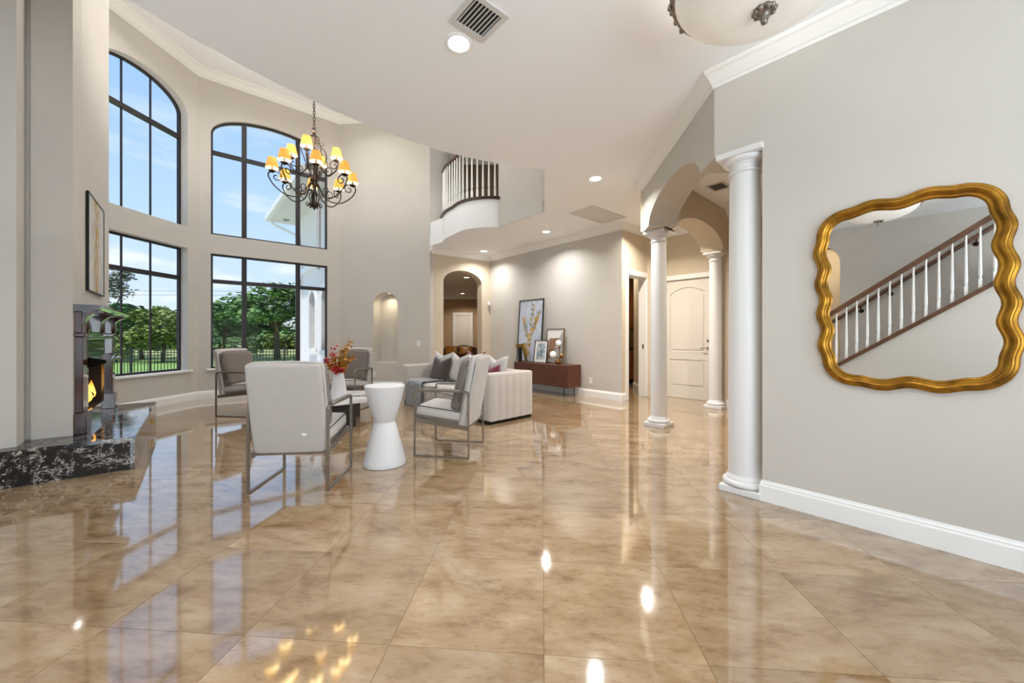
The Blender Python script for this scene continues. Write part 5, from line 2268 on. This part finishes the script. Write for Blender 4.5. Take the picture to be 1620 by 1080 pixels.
for xb in (-0.05, 0.35, 1.35, 1.95):
    mb = MB()
    zb = stair_z(xb) + zz0
    mb.tube([(xb, yw, zb - 0.01), (xb, yw, zb - 0.07), (xb, yw - 0.035, zb - 0.09), (xb, yw - 0.07, zb - 0.09)], 0.012, 8)
    mb.at(xb, yw - 0.069, zb - 0.09, rx=PI / 2).lathe([(0.04, -0.002), (0.04, 0.006), (0.03, 0.012)], 16)
    mb.build('bracket', mat('dark_bronze', (60, 46, 34), 0.4, metal=0.7), wr, auto=AUTO)

# ================================================================== room beyond the arch
wall('wall_far_room_back', (-3.6, 16.5), (1.2, 16.5), 0, 2.95, mat('far_room_paint', (186, 160, 128), 0.85), thick=0.15)
wall('wall_far_room_left', (-2.12, 9.45), (-3.6, 11.2), 0, 2.95, MATS['far_room_paint'], thick=0.1)
wall('wall_far_room_side', (-3.6, 11.2), (-3.6, 16.5), 0, 2.95, MATS['far_room_paint'], thick=0.15)
wall('wall_far_room_right', (1.2, 16.5), (1.2, 8.55), 0, 2.95, MATS['far_room_paint'], thick=0.1)
mb = MB()
mb.prism([(-2.0, 9.40), (-0.6, 10.45), (1.2, 8.5), (1.2, 16.6), (-3.7, 16.6), (-3.7, 11.1)], z0=2.95, z1=3.1)
struct(mb.build('ceiling_far_room', mat('far_ceiling', (206, 202, 200), 0.9)))
trim('trim_7', [(-3.6, 11.2), (-3.6, 16.5), (1.2, 16.5)], [(o_, z_ - 0.39) for (o_, z_) in crown])
fd = empty('door_3', (-2.13, 16.5, 0), 0)
fd['kind'] = 'structure'
mb = MB()
mb.box(-0.30, 0.33, -0.03, -0.002, 0.005, 2.13)
lf = mb.build('door_leaf', M_door, fd)
for (z0, z1) in ((0.2, 0.85), (1.0, 1.98)):
    mb = MB()
    mb.rbox(-0.2, 0.23, -0.037, -0.028, z0, z1, 0.006, 1)
    mb.build('door_panel', M_door, lf)
mb = MB()
for (a0, a1, z0, z1) in ((-0.42, -0.30, 0.002, 2.25), (0.33, 0.45, 0.002, 2.25), (-0.30, 0.33, 2.13, 2.25)):
    mb.rbox(a0, a1, -0.045, -0.002, z0, z1, 0.004, 1)
mb.build('door_casing', M_trim, fd)
# brown leather settee with gold cushions
M_leather = mat('brown_leather', (98, 58, 24), 0.35, rgb2=(66, 36, 14), vscale=5)
M_goldsilk = mat('gold_silk', (176, 118, 30), 0.32, rgb2=(130, 80, 20), vscale=7, sheen=0.4)
ls_ = empty('settee', (-1.72, 13.2, 0), 0.0, 'brown leather settee with rolled arms in the room beyond the arch', 'sofa')
mb = MB()
mb.rbox(-1.0, 1.0, -0.42, 0.42, 0.05, 0.42, 0.04, 3)
mb.build('seat_base', M_leather, ls_, auto=AUTO)
mb = MB()
bk = []
for i in range(17):
    u = -1 + i / 8
    bk.append((u * 0.95, 0.86 + 0.06 * math.cos(u * PI * 1.5)))
mb.prism([(-0.95, 0.4)] + [(0.95, 0.4)] + list(reversed(bk)), (), 0.22, 0.42, lambda a, b, c: (a, c, b))
mb.build('back', M_leather, ls_)
for s in (-1, 1):
    mb = MB()
    mb.rbox(s * 0.97 - 0.13, s * 0.97 + 0.13, -0.44, 0.42, 0.05, 0.60, 0.03, 3)
    mb.at(s * 0.97, -0.45, 0.62, rx=-PI / 2).lathe([(0.02, 0.0), (0.15, 0.01), (0.16, 0.03), (0.16, 0.84), (0.14, 0.87)], 20)
    mb.build('rolled_arm', M_leather, ls_, auto=AUTO)
for s in (-0.43, 0.43):
    mb = MB()
    mb.at(s, -0.04, 0.41).addbm(puffy(0.82, 0.72, 0.14, 0.04, 4, 0.03))
    mb.build('seat_cushion', M_leather, ls_, smooth=True)
for s in (-1, 1):
    for t in (-0.3, 0.3):
        mb = MB()
        mb.at(s * 0.92, t, 0).lathe([(0.02, 0), (0.035, 0.03), (0.03, 0.055)], 10)
        mb.build('foot', M_darkwood, ls_)
for (x, r_, lb) in ((-2.12, -0.1, 'gold silk cushion at the rolled arm of the leather settee'), (-1.62, 0.12, 'gold silk cushion in the middle of the leather settee')):
    mb = MB()
    mb.addbm(pillow_bm(0.46, 0.34, 0.16, 0.0))
    o = mb.build('settee_cushion', M_goldsilk, smooth=True)
    o.location = (x, 13.27, 0.565)
    o.rotation_euler = (0.3, 0, r_ + PI)
    o.rotation_euler = (-0.3, 0, r_)
    tag(o, lb, 'cushion')

# ================================================================== kitchen glimpse
wall('wall_kitchen_passage', (2.88, 9.05), (2.72, 7.75), 0, ZC, M_wall2, thick=0.12)
trim('baseboard_passage', [(2.88, 9.05), (2.72, 7.75)], base)
M_cab = mat('honey_maple', (140, 84, 38), 0.4, rgb2=(104, 58, 24), vscale=7, stretch=(4, 4, 0.6))
kc = empty('kitchen_base_cabinet', (2.92, 9.95, 0), 0.0, 'honey wood kitchen base cabinet seen through the doorway', 'cabinet')
mb = MB()
mb.rbox(-0.35, 1.25, 0.0, 0.6, 0.1, 0.89, 0.005, 1)
mb.build('body', M_cab, kc)
mb = MB()
mb.box(-0.33, 1.23, 0.06, 0.58, 0.0, 0.1)
mb.build('toe_kick', M_dark, kc)
for i in range(4):
    mb = MB()
    x0 = -0.35 + i * 0.4
    mb.rbox(x0 + 0.01, x0 + 0.39, -0.02, 0.0, 0.12, 0.68, 0.006, 1)
    dd = mb.build('door', M_cab, kc)
    mb = MB()
    mb.rbox(x0 + 0.07, x0 + 0.33, -0.026, -0.018, 0.18, 0.62, 0.006, 1)
    mb.build('raised_panel', M_cab, dd)
    mb = MB()
    mb.rbox(x0 + 0.01, x0 + 0.39, -0.02, 0.0, 0.70, 0.87, 0.006, 1)
    mb.build('drawer', M_cab, kc)
mb = MB()
mb.rbox(2.55, 4.2, 9.92, 10.56, 0.89, 0.93, 0.008, 2)
tag(mb.build('kitchen_worktop', mat('dark_granite', (44, 40, 38), 0.15, var=0.4, vscale=60)), 'dark granite worktop on the kitchen base cabinet', 'worktop')
ku = empty('kitchen_wall_cabinet', (2.92, 10.2, 1.42), 0.0, 'tall honey wood kitchen wall cabinet with crown, seen through the doorway', 'cabinet')
mb = MB()
mb.rbox(-0.35, 1.25, 0.0, 0.35, 0, 1.0, 0.005, 1)
mb.build('body', M_cab, ku)
for i in range(4):
    mb = MB()
    x0 = -0.35 + i * 0.4
    mb.rbox(x0 + 0.01, x0 + 0.39, -0.02, 0.0, 0.02, 0.97, 0.006, 1)
    dd = mb.build('door', M_cab, ku)
    mb = MB()
    mb.rbox(x0 + 0.07, x0 + 0.33, -0.026, -0.018, 0.09, 0.90, 0.006, 1)
    mb.build('raised_panel', M_cab, dd)
mb = MB()
mb.sweep([(-0.37, 0.0), (1.27, 0.0)], [(0.0, 1.0), (0.02, 1.0), (0.03, 1.05), (0.07, 1.1), (0.09, 1.14), (0.0, 1.14)], side=1)
mb.build('crown', M_cab, ku)
wall('wall_backsplash', (2.5, 10.56), (4.3, 10.56), 0, ZC, mat('backsplash', (196, 160, 104), 0.4, var=0.1, vscale=20), thick=0.1)
downlight(2.5, 9.1, ZC, 'added fill lamp in the kitchen passage', 12, color=(1, 0.88, 0.7), group='added kitchen fill lamp')  # lamp added to brighten the dark passage wall and cabinets

# ================================================================== outdoors
GZ = -0.5
M_lawn = mat('lawn', (144, 176, 92), 0.95, rgb2=(124, 158, 76), vscale=0.6, bump=0.4, bscale=8)
M_dry = mat('dry_grass', (176, 176, 116), 0.95, rgb2=(150, 160, 92), vscale=0.4)
mb = MB()
mb.prism([(-45, 3.0), (-6.9, 3.0), (-6.9, 8.0), (-4.6, 10.3), (-9, 15), (-9, 29), (-45, 29)], z0=GZ - 0.2, z1=GZ)
tag(mb.build('lawn', M_lawn), 'short green garden lawn inside and beyond the fence', 'lawn', kind='stuff')
mb = MB()
mb.prism([(-130, 29), (40, 29), (40, 140), (-130, 140)], z0=GZ - 0.25, z1=GZ - 0.02)
tag(mb.build('field', M_dry), 'pale dry grass field beyond the lawn', 'field', kind='stuff')
mb = MB()
mb.prism([(-130, -30), (-45, -30), (-45, 29), (-130, 29)], z0=GZ - 0.25, z1=GZ - 0.02)
tag(mb.build('field', M_lawn), 'green meadow stretching away beside the garden', 'field', kind='stuff')

mb = MB()
mb.prism([(-14.0, 3.0), (-6.9, 3.0), (-6.9, 8.0), (-4.6, 10.3), (-7.4, 13.2), (-14.0, 12.2)], z0=GZ, z1=GZ + 0.03)
tag(mb.build('reflector', mat('reflector_pale', (206, 198, 188), 0.9, var=0.06, vscale=3)), 'unseen added pale patio against the house outside the windows', 'reflector')  # hidden slab added to bounce neutral light onto the wing

# black picket fence
fence = empty('garden_fence', (0, 0, GZ), 0, 'black metal picket fence running along the garden', 'fence')
FA = Vector((-26.0, 14.6))
FB = Vector((-7.6, 17.4))
FDv = (FB - FA).normalized()
FLen = (FB - FA).length
fa = math.atan2(FDv.y, FDv.x)
M_fence = mat('fence_paint', (40, 42, 42), 0.6)
for zz in (0.12, 1.02, 1.14):
    mb = MB()
    mb.at(FA.x, FA.y, 0, rz=fa).box(0, FLen, -0.015, 0.015, zz, zz + 0.03)
    mb.build('rail', M_fence, fence)
pk = None
n_p = int(FLen / 0.125)
for i in range(min(n_p, 290)):
    p_ = FA + FDv * (0.06 + i * 0.125)
    if i % 16 == 0:
        mb = MB()
        mb.at(p_.x, p_.y, 0, rz=fa).box(-0.035, 0.035, -0.035, 0.035, 0, 1.26)
        mb.build('post', M_fence, fence)
        continue
    if pk is None:
        mb = MB()
        mb.box(-0.010, 0.010, -0.010, 0.010, 0.06, 1.17)
        pk = mb.build('picket', M_fence, fence)
        o = pk
    else:
        o = pk.copy()
        COL.objects.link(o)
    o.location = (p_.x, p_.y, 0)
    o.rotation_euler = (0, 0, fa)

# trees
M_bark = mat('bark', (92, 80, 66), 0.95, var=0.2, vscale=8)
LEAF = [mat('leaf_green', (104, 134, 78), 0.85, var=0.35, vscale=0.9), mat('leaf_dark', (84, 116, 68), 0.85, var=0.35, vscale=0.9), mat('leaf_yellow', (136, 150, 84), 0.85, var=0.3, vscale=0.9), mat('leaf_grey', (128, 130, 110), 0.9, var=0.25, vscale=0.9)]


def tree(x, y, h_, rx, rz_, kind, label, n=2600, leaf=0.16, trunk=0.14, seed=1, lobes=16, cat='tree', name='tree', zlow=0.35, group='trees beyond the fence'):
    r_ = random.Random(seed)
    root = empty(name, (x, y, GZ), 0, label, cat, group)
    zc = h_ - rz_
    mb_ = MB()
    mb_.tube([(0, 0, 0), (r_.uniform(-.1, .1), r_.uniform(-.1, .1), zc * 0.5), (r_.uniform(-.15, .15), 0, zc)], trunk, 8, taper=0.6)
    for i in range(6):
        a = 2 * PI * i / 6 + r_.uniform(-.3, .3)
        st0 = zc * r_.uniform(0.45, 0.8)
        mb_.tube([(0, 0, st0), (rx * 0.3 * math.cos(a), rx * 0.3 * math.sin(a), st0 + rz_ * 0.5), (rx * 0.75 * math.cos(a), rx * 0.75 * math.sin(a), zc + rz_ * r_.uniform(-0.1, 0.5))], trunk * 0.45, 6, taper=0.25)
    mb_.build('trunk', M_bark, root, smooth=True)
    cl = []
    for i in range(lobes):
        a = r_.uniform(0, 2 * PI)
        rr = math.sqrt(r_.random()) * 0.78
        zz = r_.uniform(-zlow, 0.75) * math.sqrt(max(0.05, 1 - rr * rr))
        cl.append((rr * rx * math.cos(a), rr * rx * math.sin(a), zc + zz * rz_, r_.uniform(0.28, 0.45)))
    mb_ = MB()
    for i in range(n):
        c = r_.choice(cl)
        d_ = Vector((r_.gauss(0, 1), r_.gauss(0, 1), r_.gauss(0, 1))).normalized() * (r_.random() ** 0.4)
        p_ = Vector((c[0] + d_.x * c[3] * rx, c[1] + d_.y * c[3] * rx, c[2] + d_.z * c[3] * rz_ * 0.8))
        s = leaf * r_.uniform(0.6, 1.3)
        mb_.M = Matrix.Translation(p_) @ Matrix.Rotation(r_.uniform(0, 6.28), 4, 'Z') @ Matrix.Rotation(r_.uniform(-1.1, 1.1), 4, 'X')
        mb_.add([(-s, -s * 0.5, 0), (s * 0.4, -s * 0.6, 0.05 * s), (s, 0.1 * s, 0), (s * 0.2, s * 0.6, 0.06 * s), (-s * 0.7, s * 0.5, 0)], [(0, 1, 2, 3, 4)])
    q_ = mb_.build('foliage', LEAF[kind], root)
    tag(q_, kind='stuff')
    return root


tree(-17.5, 28.5, 5.7, 3.6, 2.1, 0, 'broad spreading green tree with forked trunk behind the middle window', 5200, 0.17, 0.24, 3, 26)
tree(-22.2, 29.6, 5.0, 2.3, 1.9, 1, 'rounder green tree standing left of the broad spreading tree', 3600, 0.16, 0.12, 4, 18)
tree(-12.6, 32.0, 5.0, 2.8, 2.2, 1, 'dark green tree partly hidden behind the white house wing', 2600, 0.17, 0.16, 5, 16)
tree(-23.2, 25.4, 3.9, 1.9, 1.75, 2, 'yellow-green bushy tree near the fence in the left window', 3000, 0.13, 0.12, 6, 16, zlow=0.8)
tree(-27.6, 28.5, 4.6, 2.8, 2.2, 0, 'dense green tree in the middle of the left window', 3400, 0.16, 0.14, 7, 18, zlow=0.8)
tree(-32.2, 30.0, 4.6, 2.9, 2.2, 1, 'dark green tree beside the mantel in the left window', 3000, 0.17, 0.14, 8, 18, zlow=0.8)
tree(-29.6, 27.6, 7.2, 2.0, 2.0, 3, 'tall thin grey-leaved tree rising above the green trees', 1300, 0.11, 0.13, 9, 14)
tree(-33.4, 29.5, 7.9, 1.9, 2.2, 3, 'tall sparse grey tree at the chimney edge of the left window', 1300, 0.11, 0.13, 10, 14)
tree(-26.5, 25.6, 2.2, 1.5, 1.0, 2, 'low pale yellow-green shrub under the left window trees', 1500, 0.12, 0.08, 12, 10, zlow=0.9, name='shrub', cat='shrub', group='shrubs along the fence')
for i in range(11):
    tree(-66 + i * 5.4, 56 + 2.5 * math.sin(i * 2.1), 6.6 + 0.9 * math.sin(i * 1.7), 4.6, 3.3, i % 2, 'tree of the distant wooded edge beyond the field', 2000, 0.36, 0.2, 30 + i, 22, zlow=1.0, group='distant tree line')
for i, x in enumerate((-24.2, -20.6, -16.4, -28.4, -33.6)):
    tree(x, 35.0 + 0.6 * math.sin(i * 3), 2.1 + 0.3 * math.sin(i * 2), 2.0, 1.05, (0, 2, 0, 1, 2)[i], 'low round bush in the dry grass behind the garden trees', 1500, 0.13, 0.07, 70 + i, 14, zlow=0.95, name='shrub', cat='shrub', group='bushes in the dry grass')
# clipped hedge behind the fence
for i, (x, y) in enumerate(((-21.4, 18.4), (-11.0, 20.2))):
    tree(x, y, 0.95, 1.2, 0.5, 1, 'low dark hedge bush right behind the fence', 1100, 0.07, 0.05, 50 + i, 10, zlow=0.9, name='hedge_bush', cat='hedge', group='hedge bushes behind the fence')

# low stone garden bench wall
gb = empty('garden_wall', (-7.95, 6.75, GZ + 0.03), math.radians(75), 'low grey stone garden wall outside the left window', 'wall')
mb = MB()
mb.rbox(-1.2, 0.35, -0.25, 0.25, 0.0, 0.82, 0.01, 1)
mb.build('wall_body', mat('stone_grey', (150, 140, 128), 0.9, var=0.1, vscale=6), gb)
mb = MB()
mb.rbox(-1.24, 0.39, -0.29, 0.29, 0.82, 0.88, 0.015, 2)
mb.build('coping', mat('stone_cap', (182, 172, 160), 0.9, var=0.08, vscale=6), gb)

# white wing of the house
WS = Vector((-4.36, 9.52))
WDv = Vector((-0.651, 0.759))
M_stucco = mat('white_stucco', (236, 234, 232), 0.9, bump=0.1, bscale=60)
wing = empty('house_wing', (WS.x, WS.y, GZ), math.atan2(WDv.y, WDv.x), 'white stucco house wing with arched windows outside the middle window', 'house')
# local x along wall; room-facing (south-west) side is local +y? wall seen from -Q side = left of WDv
WLn = 4.0
zt = 5.55
fr_ = lambda a, b, c: (a, c, b)
h1 = arch_pts(0.55, 1.25, 2.72, 3.05, 14, 1.36)
h2 = arch_pts(1.95, 2.62, 2.72, 3.05, 14, 1.36)
mb = MB()
mb.prism([(0, 0), (WLn, 0), (WLn, zt), (0, zt)], [h1, h2], -0.2, 0.0, fr_)
mb.build('wall', M_stucco, wing)
mb = MB()
mb.box(WLn - 0.2, WLn, -4.0, -0.2, 0, zt)
mb.build('wall', M_stucco, wing)
mb = MB()
mb.box(WLn - 0.42, WLn + 0.03, 0.0, 0.05, 0, 4.35)
mb.build('corner_pilaster', M_stucco, wing)
M_wglass = mat('dark_glass', (92, 88, 92), 0.08, spec=0.8)
for hh in (h1, h2):
    x0 = min(p_[0] for p_ in hh)
    x1 = max(p_[0] for p_ in hh)
    mb = MB()
    mb.prism(hh, (), -0.16, -0.12, fr_)
    wn_ = mb.build('window', M_wglass, wing)
    for zz in (1.95, 2.6):
        mb = MB()
        mb.box(x0, x1, -0.13, -0.10, zz - 0.02, zz + 0.02)
        mb.build('glazing_bar', M_trim, wn_)
    mb = MB()
    mb.rbox(x0 - 0.1, x1 + 0.1, -0.02, 0.08, 1.2, 1.36, 0.01, 1)
    mb.build('sill', M_trim, wing)
    mb = MB()
    big = arch_pts(x0 - 0.13, x1 + 0.13, 2.72, 3.2, 14, 1.36)
    mb.prism(big, [hh], -0.01, 0.045, fr_)
    mb.build('surround', M_trim, wing)
mb = MB()
mb.rbox(0, WLn + 0.04, -0.01, 0.06, 3.68, 3.86, 0.01, 1)
mb.build('band_course', M_trim, wing)
mb = MB()
mb.rbox(WLn - 0.35, WLn - 0.22, 0.05, 0.16, 3.3, 3.55, 0.01, 1)
mb.build('wall_lantern', mat('lantern_grey', (120, 118, 120), 0.6), wing)
# roof with soffit, fascia and gutter
mb = MB()
mb.box(-0.2, WLn + 0.75, -0.3, 0.75, zt, zt + 0.06)
mb.build('soffit', mat('soffit_paint', (226, 224, 220), 0.9), wing)
mb = MB()
mb.rbox(-0.2, WLn + 0.84, 0.75, 0.86, zt - 0.02, zt + 0.16, 0.02, 2)
mb.rbox(WLn + 0.74, WLn + 0.84, -4.0, 0.80, zt - 0.02, zt + 0.16, 0.02, 2)
mb.build('gutter', M_trim, wing)
mb = MB()
mb.add([(-0.2, 0.86, zt + 0.12), (WLn + 0.86, 0.86, zt + 0.12), (WLn - 1.6, -1.6, zt + 1.3), (-0.2, -1.6, zt + 1.3), (WLn + 0.86, -4, zt + 0.12), (WLn - 1.6, -4, zt + 1.3)],
       [(0, 1, 2, 3), (1, 4, 5, 2)])
mb.build('roof', mat('roof_tile', (196, 186, 172), 0.9, var=0.15, vscale=8), wing)
mb = MB()
mb.tube([(WLn + 0.70, 0.72, zt), (WLn + 0.66, 0.66, zt - 0.12), (WLn + 0.02, 0.06, zt - 0.55), (WLn - 0.1, 0.05, zt - 0.7), (WLn - 0.1, 0.05, 0.1)], 0.045, 8)
mb.tube([(1.55, 0.06, zt), (1.55, 0.06, 3.9), (1.62, 0.06, 3.6)], 0.055, 8)
mb.build('downspout', M_trim, wing, auto=AUTO)
mb = MB()
mb.rbox(WLn + 0.2, WLn + 0.4, 0.25, 0.42, zt - 0.012, zt + 0.01, 0.004, 1)
mb.build('soffit_vent', mat('vent_grey', (140, 138, 136), 0.8), wing)

# utility wires far away
for (z0, z1, lb) in ((6.1, 6.7, 'lower thin utility wire crossing the sky above the trees'), (6.6, 7.2, 'upper thin utility wire crossing the sky above the trees')):
    mb = MB()
    pts = []
    for i in range(21):
        t = i / 20
        pts.append((-60 + 60 * t, 46, z0 + (z1 - z0) * t - 0.6 * math.sin(PI * t) + 0.4))
    mb.tube(pts, 0.02, 4)
    tag(mb.build('utility_wire', mat('wire_grey', (110, 112, 118), 0.8)), lb, 'wire')
